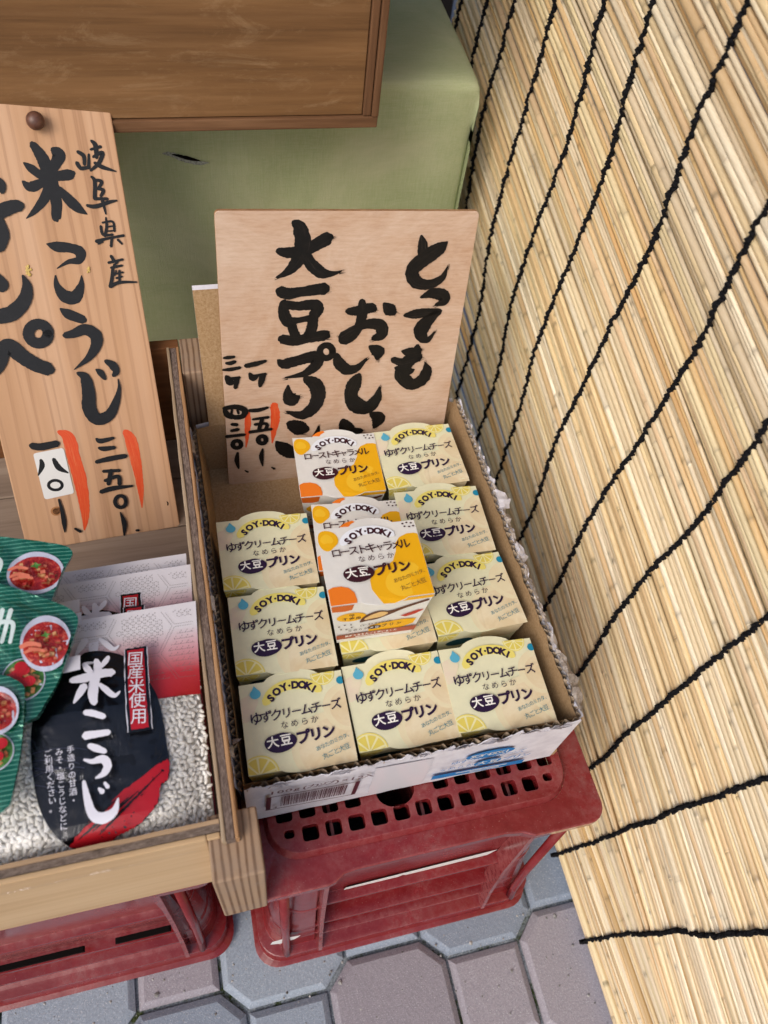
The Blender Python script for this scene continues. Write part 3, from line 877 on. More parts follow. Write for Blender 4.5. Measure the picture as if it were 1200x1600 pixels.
# ------------------------------------------------------------------ crates
def crate(label, loc, hx, hy, H, rib_l, rib_r, slots, sticker, patch, rk=1.0):
    """an upturned bottle crate, open rim on the ground; local x, y centred, z from the ground"""
    root = thing('plastic_crate', label, 'crate', loc, None, 'red plastic crates under the display')
    yF = -hy
    # walls with a recessed front between the two ribs
    prof = [(0.0, .020), (.009, .0215), (.011, .017), (.030, .012), (.038, .010), (.041, .0165), (.046, .0165), (.0475, .009), (.07, .006), (.13, .000), (.20, -.006), (H - .012, -.010)]
    recs = {.0: 0, .009: 0, .011: 0, .030: .0, .038: .0, .041: .0, .046: .0, .0475: 0}
    levels = []
    for z, o in prof[:8]:
        levels.append((z, o, 0))
    for z, o, r in ((.049, .0085, .0065), (.068, .0065, .0060), (.0705, .006, -.0022), (.0735, .0057, -.0022), (.0745, .0055, .0118), (.091, .004, .0122), (.0935, .0035, .0008), (.0968, .003, .0008), (.0978, .003, .0165), (.150, -.002, .0145), (.1535, -.002, .0016), (.157, -.0025, .0016), (.158, -.003, .0100), (H - .012, -.010, .0040)):
        levels.append((z, o, r * (rk if r > 0 else 1)))
    loops = []
    for z, o, r in levels:
        ox_ = o - .022
        pts = rrect(-hx - ox_, hx + ox_, -hy - o, hy + o, .024, 6)
        # front edge runs from the third corner (left) to the fourth (right); insert the recess there
        i = 3 * 7
        fy = -hy - o
        ins = []
        for (xa, ya) in ((rib_l - .004, fy), (rib_l + .001, fy + r), (rib_r - .001, fy + r), (rib_r + .004, fy)):
            ins.append((xa, ya))
        pts = pts[:i] + ins + pts[i:]
        loops.append([(x, y, z) for x, y in pts])
    bm = bmesh.new()
    loft(bm, loops)
    # inner skin
    inner = [[(x, y, z) for x, y in rrect(-hx + .036, hx - .036, -hy + .026, hy - .012, .018, 6)] for z in (0.0, H - .012)]
    loft(bm, list(reversed(inner)))
    bmesh.ops.recalc_face_normals(bm, faces=bm.faces)
    es = [e for e in bm.edges if len(e.link_faces) == 2 and e.calc_face_angle(0) > .5]
    bmesh.ops.bevel(bm, geom=es, offset=.0011, segments=2, affect='EDGES', profile=.6, clamp_overlap=True)
    mesh_obj('crate_wall', bm, m_red, root, smooth=False)
    # ribs standing proud beside the recess, with rounded webs
    for xr, sg in ((rib_l, -1), (rib_r, 1)):
        bm = bmesh.new()
        lp = []
        for z, o in ((.045, .018), (.09, .011), (.16, .004), (H - .014, -.002)):
            y = -hy - o
            lp.append([(xr - .0022, y + .016, z), (xr - .0018, y - .001, z), (xr + .0018, y - .001, z), (xr + .0022, y + .016, z)])
        loft(bm, lp, True, 0, True, True)
        mesh_obj('rib', bm, m_red, root)
    # corner webs seen below the flange
    for xc, sg in ((-hx, -1), (hx, 1)):
        bm = bmesh.new()
        xx = xc - sg * .030
        lp = []
        for z, o in ((.047, .016), (.07, .0115), (.12, .006), (H - .014, -.004)):
            y = -hy - o
            pts = []
            for k in range(9):
                a = pi * k / 8
                pts.append((xx + .0042 * cos(a), y + .004 - .006 * sin(a), z))
            lp.append(pts)
        loft(bm, lp, True, 0, True, True)
        mesh_obj('corner_web', bm, m_red, root, smooth=True)
    # flange with the lowered grip between its corner skirts
    bm = bmesh.new()
    out = rrect(-hx, hx, -hy, hy, .013, 5)
    i = 3 * 6
    nx0, nx1 = rib_l + .004, rib_r - .012
    notch = [(nx0 - .004, -hy), (nx0 + .003, -hy + .0015), (nx0 + .010, -hy + .0055), (nx0 + .02, -hy + .0065), (nx1 - .012, -hy + .0065), (nx1 + .002, -hy + .0045), (nx1 + .012, -hy + .0002)]
    out = out[:i] + notch + out[i:]
    gx0, gx1, gy0, gy1 = -hx + .025, hx - .025, -hy + .0245, hy - .025
    hole = rrect(gx0 - .003, gx1 + .003, gy0 - .003, gy1 + .003, .026, 7)
    vs, fs = tri2d(out, [hole])
    top = [bm.verts.new((x, y, H - .0075 - .0022 * sm((abs(y) - (hy - .02)) / .02))) for x, y in vs]
    for f in fs:
        bm.faces.new([top[k] for k in f])
    z1 = H - .020
    def skirt(lp, z0, zz, inw=0.0):
        a = [(x, y, z0 - .0022 * sm((abs(y) - (hy - .02)) / .02)) for x, y in lp]
        b = [(x, y, zz) for x, y in lp]
        loft(bm, [b, a])
    skirt(out, H - .0075, z1)
    bmesh.ops.remove_doubles(bm, verts=bm.verts, dist=.00005)
    es = [e for e in bm.edges if len(e.link_faces) == 2 and e.calc_face_angle(0) > .6]
    bmesh.ops.bevel(bm, geom=es, offset=.0016, segments=3, affect='EDGES', profile=.55)
    mesh_obj('flange', bm, m_red, root)
    # raised grid with square holes
    bm = bmesh.new()
    gout = rrect(gx0, gx1, gy0, gy1, .024, 8)
    holes = []
    px, py, hw = .01775, .0167, .0061
    nxh = 13
    ox = -(nxh - 1) / 2 * px - .0005
    y = gy0 + .0128
    row = 0
    blobs = []
    while y < gy1 - .006:
        for k in range(nxh):
            x = ox + px * k
            if hypot(x + .0195, y - (gy0 + .0285)) < .0225 and row in (1, 2):
                continue
            pts = rrect(x - hw, x + hw, y - hw * .92, y + hw * .92, .0024, 3)
            if all(inside((q[0] * 1.0, q[1]), rrect(gx0 + .004, gx1 - .004, gy0 + .004, gy1 - .004, .021, 8)) for q in pts):
                holes.append(pts)
            else:
                q = [(p[0], p[1]) for p in rrect(x - hw * .62 + (.002 if x < 0 else -.002), x + hw * .62 + (.002 if x < 0 else -.002), y - hw * .5 + .002, y + hw * .8, .0022, 3)]
                if all(inside(p, rrect(gx0 + .003, gx1 - .003, gy0 + .003, gy1 - .003, .021, 8)) for p in q):
                    holes.append(q)
        y += py
        row += 1
    holes.append([(-.0195 + .0152 * cos(2 * pi * k / 26), gy0 + .0300 + .0125 * sin(2 * pi * k / 26)) for k in range(26)])
    vs, fs = tri2d(gout, holes)
    zt, zb = H, H - .010
    tv = [bm.verts.new((x, y_, zt)) for x, y_ in vs]
    for f in fs:
        bm.faces.new([tv[k] for k in f])
    for lp in holes:
        loft(bm, [[(x, y_, zt) for x, y_ in lp], [(x, y_, zb) for x, y_ in lp]])
    loft(bm, [[(x, y_, H - .012) for x, y_ in rrect(gx0 - .004, gx1 + .004, gy0 - .004, gy1 + .004, .026, 8)], [(x, y_, H - .006) for x, y_ in rrect(gx0 - .0025, gx1 + .0025, gy0 - .0025, gy1 + .0025, .0255, 8)], [(x, y_, zt) for x, y_ in gout]])
    bmesh.ops.remove_doubles(bm, verts=bm.verts, dist=.00002)
    for v in bm.verts:
        pass
    bmesh.ops.recalc_face_normals(bm, faces=bm.faces)
    es = [e for e in bm.edges if len(e.link_faces) == 2 and e.calc_face_angle(0) > .7]
    bmesh.ops.bevel(bm, geom=es, offset=.0006, segments=2, affect='EDGES', profile=.6)
    mesh_obj('base_grid', bm, m_red, root)
    # bottle cell walls inside
    bm = bmesh.new()
    for k in range(1, 4):
        x = -hx + 2 * hx * k / 4
        box(bm, x - .0012, x + .0012, -hy + .03, hy - .014, H - .16, H - .0105)
    for k in range(1, 5):
        y = -hy + 2 * hy * k / 5
        for q in range(4):
            xa = -hx + .037 if q == 0 else -hx + 2 * hx * q / 4 + .0016
            xb = hx - .037 if q == 3 else -hx + 2 * hx * (q + 1) / 4 - .0016
            box(bm, xa, xb, y - .0012, y + .0012, H - .16, H - .0105)
    mesh_obj('cell_divider', bm, m_red, root)
    if slots:
        for xa, xb, za, zb in slots:
            bm = bmesh.new()
            y = -hy - .0030
            pts = rrect(xa, xb, za, zb, .002, 3)
            loft(bm, [[(x, y - .0006 , z) for x, z in pts], [(x, y + .004, z) for x, z in pts]], True, 0, True, True)
            mesh_obj('slot', bm, m_dark, root)  # no opening is cut: the near black block paints the slot's inner shade
    if sticker:
        d = Decal(lambda u, v, h: (u, -hy + .0118 - h, v))
        d.poly(sticker, m_white)
        d.build('torn_label', root)
    if patch:
        d = Decal(lambda u, v, h: (u, -hy - .0075 + .055 * (v - .08) - h, v), base=.0008)
        for p in patch:
            d.poly(p, m_white)
        d.build('label_scrap', root)
    return root
random.seed(21)
crate('red plastic crate under the carton, its square-holed grid showing on top', (.1275, .1345, -ZG), .1445, .199, .284, -.083, .083,
      None, [(-.062, .150), (-.05, .152), (-.012, .157), (-.008, .162), (-.003, .155), (.02, .158), (.072, .160), (.078, .176), (-.06, .168)],
      [[(-.129, .086), (-.120, .078), (-.106, .083), (-.101, .094), (-.112, .098), (-.127, .096)]])
crate('red plastic crate under the wooden tray, with dark slots in its side', (-.178, .1615, -ZG), .144, .204, .277, -.100, .100,
      [(-.060, .022, .114, .1185), (.047, .094, .114, .1185)], None, None, .62)
# ------------------------------------------------------------------ torn open carton
random.seed(5)
X0, X1, Y0, Y1, ZB = -.0100, .2425, -.0105, .3205, -.0735
TH = .0042
def rimz(t, side):
    """height of the torn rim along a wall"""
    base = {'front': .0076, 'left': .004, 'right': .0055}[side]
    return base + .0035 * mnoise.noise(Vector((t * 26, {'front': 1, 'left': 5, 'right': 9}[side], 0))) + .0022 * mnoise.noise(Vector((t * 120, 3, 7)))
def carton():
    root = thing('cardboard_carton', 'white printed cardboard carton with a torn open top, full of pudding boxes', 'carton', (.116, .155, ZB))
    L = Matrix.Translation((-.116, -.155, -ZB))
    def fin(name, bm, mat, smooth=False):
        bmesh.ops.transform(bm, matrix=L, verts=bm.verts)
        return mesh_obj(name, bm, mat, root, smooth)
    # inner kraft liner: floor and walls
    i0, i1, j0, j1, zf = X0 + TH, X1 - TH, Y0 + TH, Y1 - TH, ZB + .0105
    bm = bmesh.new()
    box(bm, X0 + .0006, X1 - .0006, Y0 + .0006, Y1 - .0006, ZB + .0005, zf)
    fin('floor', bm, m_kraft)
    def wall(a, b, side, outn, nseg):
        a, b = Vector((a[0], a[1], 0)), Vector((b[0], b[1], 0))
        n = Vector((outn[0], outn[1], 0))
        ln = (b - a).length
        # inner liner
        bm = bmesh.new()
        ts = span(0, 1, nseg)
        lean = 0.0 if side == 'front' else .0075
        lo_i = lambda t: .0012 * mnoise.noise(Vector((t * 60, 2, 2)))
        def pt(t, z, o):
            return a.lerp(b, t) + n * (o - lean * min(1, max(0, -z / .07))) + Vector((0, 0, z))
        rows = []
        for k in range(4):
            rows.append([bm.verts.new(pt(t, zf - .001 + (rimz(t, side) - .0012 + lo_i(t) - zf) * k / 3, .0 + (.0008 * mnoise.noise(Vector((t * 9, k, 1)))))) for t in ts])
        for r0, r1 in zip(rows, rows[1:]):
            for q in range(nseg):
                bm.faces.new((r0[q], r0[q + 1], r1[q + 1], r1[q]))
        fin('inner_liner', bm, m_kraft)
        # fluting in the torn edge
        bm = bmesh.new()
        nf = int(ln / .0011)
        top, bot = [], []
        for q in range(nf + 1):
            t = q / nf
            ph = q * 2 * pi * .0011 / (.0078 if side == 'front' else .0062)
            o = TH * .5 + TH * .42 * sin(ph)
            z = rimz(t, side) + (.0004 if side == 'front' else -.0022) + .0034 * mnoise.noise(Vector((t * 60, 8, 1)))
            bend = .003 * max(0, mnoise.noise(Vector((t * 22, 4, 4))))
            top.append(bm.verts.new(pt(t, z, o + bend)))
            bot.append(bm.verts.new(pt(t, z - .012, o)))
        for q in range(nf):
            bm.faces.new((bot[q], bot[q + 1], top[q + 1], top[q]))
        fin('corrugation', bm, m_flute)
        # outer white liner, its torn lip curling outwards
        bm = bmesh.new()
        rows = []
        ns = nseg * 2
        for k, (fz, oo) in enumerate(((0, 0), (.3, 0), (.65, 0), (.86, .0002), (.96, .001), (1.0, .0026), (1.05, .0040))):
            row = []
            for q in range(ns + 1):
                t = q / ns
                tip = rimz(t, side) + {'front': .0022, 'left': -.0022, 'right': -.003}[side] + (.0042 if side != 'front' else .0062 * sm((t - .1) / .5) + .002) * mnoise.noise(Vector((t * 38, 6, 3))) + .0026 * mnoise.noise(Vector((t * 130, 6, 9)))
                curl = oo * (.4 if side == 'front' else 1) * (.3 + 1.5 * abs(mnoise.noise(Vector((t * 24, 1, 5)))))
                z = ZB + .0005 + (tip - ZB) * min(fz, 1) - max(0, fz - 1) * .010
                row.append(bm.verts.new(pt(t, z, TH + curl + .0005 * mnoise.noise(Vector((t * 14, fz * 5, 2))))))
            rows.append(row)
        for r0, r1 in zip(rows, rows[1:]):
            for q in range(ns):
                bm.faces.new((r0[q], r0[q + 1], r1[q + 1], r1[q]))
        bmesh.ops.recalc_face_normals(bm, faces=bm.faces)
        fin('outer_liner', bm, m_liner, True)
    wall((i0, j0), (i1, j0), 'front', (0, -1), 90)
    wall((i0, j0), (i0, j1), 'left', (-1, 0), 90)
    wall((i1, j0), (i1, j1), 'right', (1, 0), 110)
    # ragged paper along the torn right edge
    def rag(t0, t1, zc, out, wid, k, mat, seed, wy=None):
        bm = bmesh.new()
        n = max(4, int((t1 - t0) / .0035))
        rows = []
        for j in range(4):
            row = []
            for i in range(n + 1):
                t = t0 + (t1 - t0) * i / n
                e = sin(pi * i / n) ** .5
                p = Vector((X1 - .002 + out * j / 3 * e + .0028 * mnoise.noise(Vector((t * 210, j * 1.7, seed))),
                            t + .002 * mnoise.noise(Vector((t * 160, j, seed + 4))),
                            zc + rimz((t - j0) / (j1 - j0), 'right') - wid * (j / 3) ** 1.6 * e + k * mnoise.noise(Vector((t * 240, j * 2.1, seed + 8)))))
                row.append(bm.verts.new(p))
            rows.append(row)
        for r0, r1 in zip(rows, rows[1:]):
            for q in range(n):
                bm.faces.new((r0[q], r0[q + 1], r1[q + 1], r1[q]))
        fin('torn_flap', bm, mat, False)
    rag(.145, .212, .002, .0065, .006, .0035, m_torn, 1)
    rag(.180, .202, .003, .013, .004, .002, m_liner, 7)
    rag(.125, .150, .001, .010, .006, .002, m_liner, 13)
    rag(-.004, .048, .002, .010, .007, .0045, m_torn, 2)
    rag(.002, .110, .0, .0105, .016, .0012, m_liner, 3)
    rag(.06, .14, .001, .004, .003, .0025, m_torn, 4)
    rag(.215, .30, .001, .0035, .003, .002, m_torn, 5)
    # torn grey flaps standing off the left edge
    for (yy, zz, w, hgt, sd) in ((.13, .004, .020, .014, 3), (.02, .003, .014, .009, 5), (.285, .002, .03, .016, 9)):
        bm = bmesh.new()
        us, vs_ = span(0, 1, 7), span(0, 1, 4)
        sheet(bm, lambda u, v: Vector((X0 + .001 - .002 * v + .009 * v * v * sin(u * 2.4 + sd), yy + w * (u - .5) * (1 - .35 * v), zz + hgt * v * (1 - .5 * v) + .0024 * mnoise.noise(Vector((u * 4, v * 3, sd))))), us, vs_)
        fin('torn_flap', bm, m_torn if sd != 3 else m_liner, True)
    # white flaps torn up along the front edge
    for (xx, w, hgt, out, sd) in ((.146, .022, .0085, .004, 2), (.171, .030, .0065, .005, 4), (.199, .020, .0080, .002, 6), (.222, .026, .0060, .004, 8), (.116, .018, .0050, .003, 11), (.060, .024, .0035, .003, 12), (.018, .020, .0045, .003, 14)):
        bm = bmesh.new()
        def flap(u, v):
            e = (1 - abs(2 * u - 1) ** 2.2) * (.75 + .5 * mnoise.noise(Vector((u * 5, sd, 2))))
            x = xx + w * (u - .5) * (1 - .25 * v)
            return Vector((x, Y0 - .0006 - out * v * e + .0012 * mnoise.noise(Vector((u * 7, v * 4, sd))), rimz((x - X0) / (X1 - X0), 'front') - .003 + (hgt + .003) * v * e + .0008 * mnoise.noise(Vector((u * 9, v * 5, sd + 3)))))
        sheet(bm, flap, span(0, 1, 14), span(0, 1, 4))
        fin('torn_flap', bm, m_liner, True)
    # back wall folding into the tall flap that carries the sign
    bm = bmesh.new()
    def bp(u, v):
        if v < 0:
            return Vector((i0 + (i1 - i0) * u, j1 + .0006, zf + (0.0 - zf) * (1 + v)))
        return Vector((i0 + .0115 + (i1 - i0 - .016) * u, j1 + .0006 + .034 * v, .124 * v))
    g = sheet(bm, bp, span(0, 1, 10), [-1, -.5, -.04, .0, .03, .35, .7, 1])
    fin('back_flap', bm, m_kraft)
    bm = bmesh.new()
    sheet(bm, lambda u, v: bp(u, v) + Vector((0, TH * .93, .0014)), span(0, 1, 10), [-1, -.5, -.04, .0, .03, .35, .7, 1])
    us = span(0, 1, 10)
    sheet(bm, lambda u, v: bp(u, 1) + Vector((0, TH * .93 * v, .0014 * v)), us, [0, 1])
    for ue in (0, 1):
        sheet(bm, lambda u, v: bp(ue, u) + Vector((0, TH * .93 * v, .0014 * v)), [0, .35, .7, 1], [0, 1])
    fin('back_flap_liner', bm, m_liner)
    # print on the front wall
    d = Decal(lambda u, v, h: (u - .116, Y0 - .0006 - h - .155, v - ZB), base=.0016, step=.00008)
    d.line('100g(カップ)×12入', (.0125, -.0040), (.0800, -.0108), .0084, m_maroon, .012, 1.15)
    fr = [(.0085, -.0122), (.0750, -.0192), (.0735, -.0520), (.0072, -.0450)]
    def lerp4(u, v):
        a = (fr[0][0] + (fr[1][0] - fr[0][0]) * u, fr[0][1] + (fr[1][1] - fr[0][1]) * u)
        b = (fr[3][0] + (fr[2][0] - fr[3][0]) * u, fr[3][1] + (fr[2][1] - fr[3][1]) * u)
        return (a[0] + (b[0] - a[0]) * (1 - v), a[1] + (b[1] - a[1]) * (1 - v))
    def q4(u0, u1, v0, v1, m):
        d.poly([lerp4(u0, v0), lerp4(u1, v0), lerp4(u1, v1), lerp4(u0, v1)], m, up=False)
    q4(0, .05, 0, 1, m_maroon); q4(.95, 1, 0, 1, m_maroon); q4(.05, .95, .955, 1, m_maroon); q4(.05, .95, 0, .04, m_maroon)
    rr = random.Random(4)
    u = .155
    while u < .86:
        w = rr.choice((.006, .006, .010, .016))
        q4(u, u + w, .16, .88, m_maroon)
        u += w + rr.choice((.005, .008, .012))
    d.ch('4', *lerp4(.10, .13), .0062, m_maroon, -.1)
    d.h += d.step
    d.h += d.step
    d.build('barcode_printing', root)
    d = Decal(lambda u, v, h: (u - .116, Y0 - .0006 - h - .155, v - ZB), base=.0012, step=.00008)
    d.ellipse(.1742, -.0215, .0196, .0080, m_blue, -.06)
    d.line('SOY·DOKI', (.1605, -.0210), (.1880, -.0232), .0078, m_white, .02, 1.1)
    d.line('ゆずクリームチーズ', (.1480, -.0270), (.2010, -.0312), .0078, m_blue, .0)
    d.line('なめらか', (.1400, -.0385), (.1615, -.0405), .0064, m_blue, .0)
    d.ellipse(.1762, -.0415, .0112, .0066, m_blue, -.05)
    d.line('大豆', (.1715, -.0412), (.1815, -.0420), .0084, m_white, .015)
    d.line('プリン', (.1925, -.0425), (.2080, -.0440), .0086, m_blue, .02)
    d.poly([(.1335, -.0485), (.2105, -.0560), (.2105, -.0655), (.1335, -.0580)], m_blue)
    d.poly([(.1530, -.0528), (.1960, -.0570), (.1960, -.0586), (.1530, -.0545)], m_white)
    d.poly([(.1650, -.0570), (.1900, -.0595), (.1900, -.0608), (.1650, -.0584)], m_white)
    d.build('logo_printing', root)
    # clear tape
    d = Decal(lambda u, v, h: (u - .116, Y0 - .0007 - h - .155, v - ZB))
    rr = random.Random(8)
    e = [(.084 + .0012 * rr.random(), -.068 + .066 * i / 14) for i in range(15)]
    e2 = [(.128 + .0008 * rr.random(), -.070 + .064 * i / 14) for i in reversed(range(15))]
    d.poly(e2[::-1] + e[::-1], m_tape)
    d.build('clear_tape', root)
    return root
m_tape = M('clear_tape', '#dfdde3', 0.22, 0.5)
carton()

# ------------------------------------------------------------------ pudding boxes
W_, L_, HB_ = .075, .0655, .0618
def paper(name, c, rough=.38):
    m = M(name, c, rough, 0.45)
    n = m.noise((120, 120, 120), 4, .7)
    k = lin(c)
    m.col(m.ramp(n, [(0.35, tuple(x * .94 for x in k)), (0.65, k)]))
    return m
m_yuzu = paper('pale_yellow_sleeve', '#e5e3c0')
m_cara = paper('cream_white_sleeve', '#e2e0da')
def wash(name, a, b):
    m = M(name, a, .4, .35)
    n = m.noise((55, 55, 55), 5, .65, .5)
    return m.col(m.ramp(n, [(.38, a), (.62, b)]))
I = dict(yel=ink('lemon_yellow', '#e8da74', .4), lem=ink('lemon_flesh', '#dfce62', .4), pale=ink('lemon_pale', '#ebe6b0', .4), drop=ink('drop_blue', '#58aecb', .4), dot=ink('teal_dot', '#1c87a8', .4),
         beige=wash('peach_beige', '#dcc9a2', '#e6d9b8'), beige2=wash('peach_light', '#e2d5b0', '#e5dcb8'), pink=wash('faint_pink', '#e2d2bb', '#e4dbbc'), nv=ink('dark_violet', '#281538', .4), tx=ink('small_blue_text', '#3f7f8f', .4), br=ink('dark_brown', '#3a1520', .4),
         amber=ink('amber_yellow', '#eaae12', .4), amber2=ink('amber_light', '#efbd2c', .4), org=ink('caramel_orange', '#e87a20', .4), org2=ink('caramel_orange_dark', '#c9611c', .4), pblue=ink('pale_blue_white', '#e9edf3', .4), wht=ink('print_white', '#f0efe8', .4), rd=ink('print_red', '#b8352b', .4), teal=ink('deep_teal', '#164a58', .4), cocoa=ink('spoon_brown', '#5a2c1c', .4), cust=ink('custard', '#e0b878', .4), btx=ink('brown_small_text', '#7c5a2c', .4), brick=ink('brick_band', '#a4503a', .4))
m_cup = M('plastic_cup', '#c9c4b0', .35, .4)

def arch(u0, u1, v0, h, n=14, pw=.62):
    return [(u0 + (u1 - u0) * i / n, v0 + h * (sin(pi * i / n) ** pw)) for i in range(n + 1)]

def top_outline():
    back = arch(.24, .775, 1.0, .098)
    front = arch(.30, .745, 0.0, -.052)
    return [(0, 0)] + front + [(1, 0), (1, 1)] + back[::-1] + [(0, 1)]
OUT = top_outline()

def lemon(d, cx, cy, r, clip, full=True, a0=0.0):
    d.ellipse(cx, cy, r, r, I['yel'], clip=clip)
    d.ellipse(cx, cy, r * .93, r * .93, I['pale'], clip=clip)
    d.h += d.step
    for k in range(9):
        a = a0 + 2 * pi * k / 9
        b = a + 2 * pi / 9
        g = .07
        pts = [(cx + r * .10 * cos((a + b) / 2), cy + r * .10 * sin((a + b) / 2))]
        for q in range(5):
            t = a + g + (b - a - 2 * g) * q / 4
            pts.append((cx + r * .85 * cos(t), cy + r * .85 * sin(t)))
        pts = clip_rect(pts, *clip)
        if len(pts) > 2:
            d.poly(pts, I['lem'], up=False)
    d.h += d.step

def bean(d, cx, cy, s, m):
    pts = []
    for i in range(30):
        a = 2 * pi * i / 30
        r = 1 - .10 * math.exp(-((a - pi / 2 - .25) ** 2) / .10)
        pts.append((cx + s * .0113 * cos(a) * (1 + .08 * cos(a - .6)) * r, cy + s * .0068 * sin(a) * r * (1.06 if a > pi else .98)))
    d.poly(pts, m)

def box_print(kind):
    d = Decal(lambda u, v, h: ((u - W_ / 2), (v - L_ / 2), HB_ + h), base=.0001, step=.00006)
    w, l = W_, L_
    P = lambda u, v: (u * w, v * l)
    clip = (0.0002, w - .0002, 0.0002, l - .0002)
    if kind == 'yuzu':
        d.ellipse(*P(.03, .72), .0105, .0085, I['pink'], .3, clip=clip, wob=.15)
        d.ellipse(*P(.75, .17), .0255, .0245, I['beige2'], .2, clip=(0, w - .0002, -.0028, l), wob=.03)
        d.ellipse(*P(.765, .15), .0215, .0205, I['beige'], .2, clip=(0, w - .0002, -.0026, l), wob=.05)
        d.ellipse(*P(.985, .58), .0165, .0180, I['beige2'], .2, clip=clip, wob=.05)
        d.ellipse(*P(1.0, .56), .0130, .0140, I['beige'], .2, clip=clip, wob=.05)
        lemon(d, *P(.10, -.01), .0136, clip, a0=.2)
        lemon(d, *P(.81, .985), .0088, (0, w, 0, l - .0001), a0=.5)
        d.stroke([P(.235, .755) + (.0062,), P(.30, .845) + (.0078,), P(.40, .905) + (.0080,), P(.50, .918) + (.0080,), P(.60, .905) + (.0078,), P(.70, .860) + (.0072,), P(.755, .805) + (.0058,)], I['yel'], 5)
        x, y = P(.148, .868)
        d.poly([(x + .0039 * cos(a), y + .0037 * sin(a)) for a in [2 * pi * i / 16 for i in range(16)]], I['drop'], up=False)
        d.poly([(x - .0024, y + .0026), (x + .0026, y + .0026), (x - .0004, y + .0064)], I['drop'])
        d.ellipse(*P(.975, .875), .0030, .0030, I['dot'], clip=clip)
        ik, small = I['nv'], I['tx']
        t1, z1 = 'ゆずクリームチーズ', (1.2, 1.08, 1.1, 1.0, .95, 1.1, 1.05, .9, 1.05)
        p0, p1, s1 = P(.128, .590), P(.890, .608), .0080
    else:
        d.ellipse(*P(.095, .845), .0068, .0098, I['amber'], .25, clip=clip, wob=.12, seed=1)
        d.ellipse(*P(.088, .860), .0040, .0050, I['amber2'], .25, clip=clip, wob=.15, seed=2)
        ylw = [(.995, .80), (.96, .818), (.886, .819), (.80, .775), (.75, .70), (.735, .60), (.68, .47), (.62, .425), (.53, .412), (.455, .35), (.415, .25), (.413, .144), (.45, .05), (.495, -.042), (.60, -.05), (.70, -.02), (.745, .003), (.997, .003)]
        d.poly([P(*q) for q in ylw], I['amber'])
        d.ellipse(*P(.74, .22), .015, .012, I['amber2'], .5, wob=.1)
        d.poly([P(*q) for q in [(.004, .20), (.05, .225), (.13, .225), (.20, .195), (.245, .13), (.256, .04), (.25, .003), (.004, .003)]], I['org'])
        d.poly([P(*q) for q in [(.235, 1.008), (.28, 1.045), (.315, 1.066), (.378, 1.084), (.40, 1.06), (.35, 1.03), (.33, 1.0), (.27, 1.005)]], I['org'])
        for q in ((.872, .958), (.915, .968), (.958, .955), (.885, .915), (.93, .905), (.972, .91)):
            d.ellipse(*P(*q), .00085, .0007, I['br'])
        d.stroke([P(.235, .775) + (.0062,), P(.30, .855) + (.0078,), P(.40, .908) + (.0080,), P(.50, .918) + (.0080,), P(.60, .905) + (.0078,), P(.69, .860) + (.0072,), P(.735, .820) + (.0058,)], I['pblue'], 5)
        ik, small = I['br'], I['btx']
        t1, z1 = 'ローストキャラメル', (.95, .95, 1.0, 1.05, 1.1, .85, 1.05, 1.0, 1.1)
        p0, p1, s1 = P(.150, .650), P(.835, .675), .0082
    soy = [(.288, .796, 40), (.350, .858, 30), (.425, .896, 16), (.480, .906, 6), (.536, .905, -4), (.602, .893, -14), (.665, .862, -26), (.708, .822, -36)]
    for c, (u, v, r) in zip('SOY·DOKI', soy):
        d.ch(c, u * w, v * l, .0072, ik, radians(r), .06, .98)
    d.h += d.step
    d.line(t1, p0, p1, s1, ik, .012, sizes=z1)
    nv_ = .468 if kind == 'yuzu' else .530
    d.line('なめらか', P(.380, nv_), P(.665, nv_ + .006), .0056, ik, .0)
    by = .292 if kind == 'yuzu' else .352
    bean(d, *P(.315, by), 1.0, ik)
    d.line('大豆', P(.252, by + .012), P(.376, by + .016), .0082, I['wht'], .02)
    d.line('プリン', P(.535, by + .012), P(.775, by + .024), .0100, ik, .045, sizes=(1.0, .95, .95))
    dy = 0 if kind == 'yuzu' else .05
    d.line('あなたのミカタ、', P(.655, .155 + dy), P(.962, .248 + dy), .0036, small, .0)
    d.line('丸ごと大豆', P(.710, .062 + dy * .9), P(.920, .122 + dy * .9), .0044, small, .0)
    return d

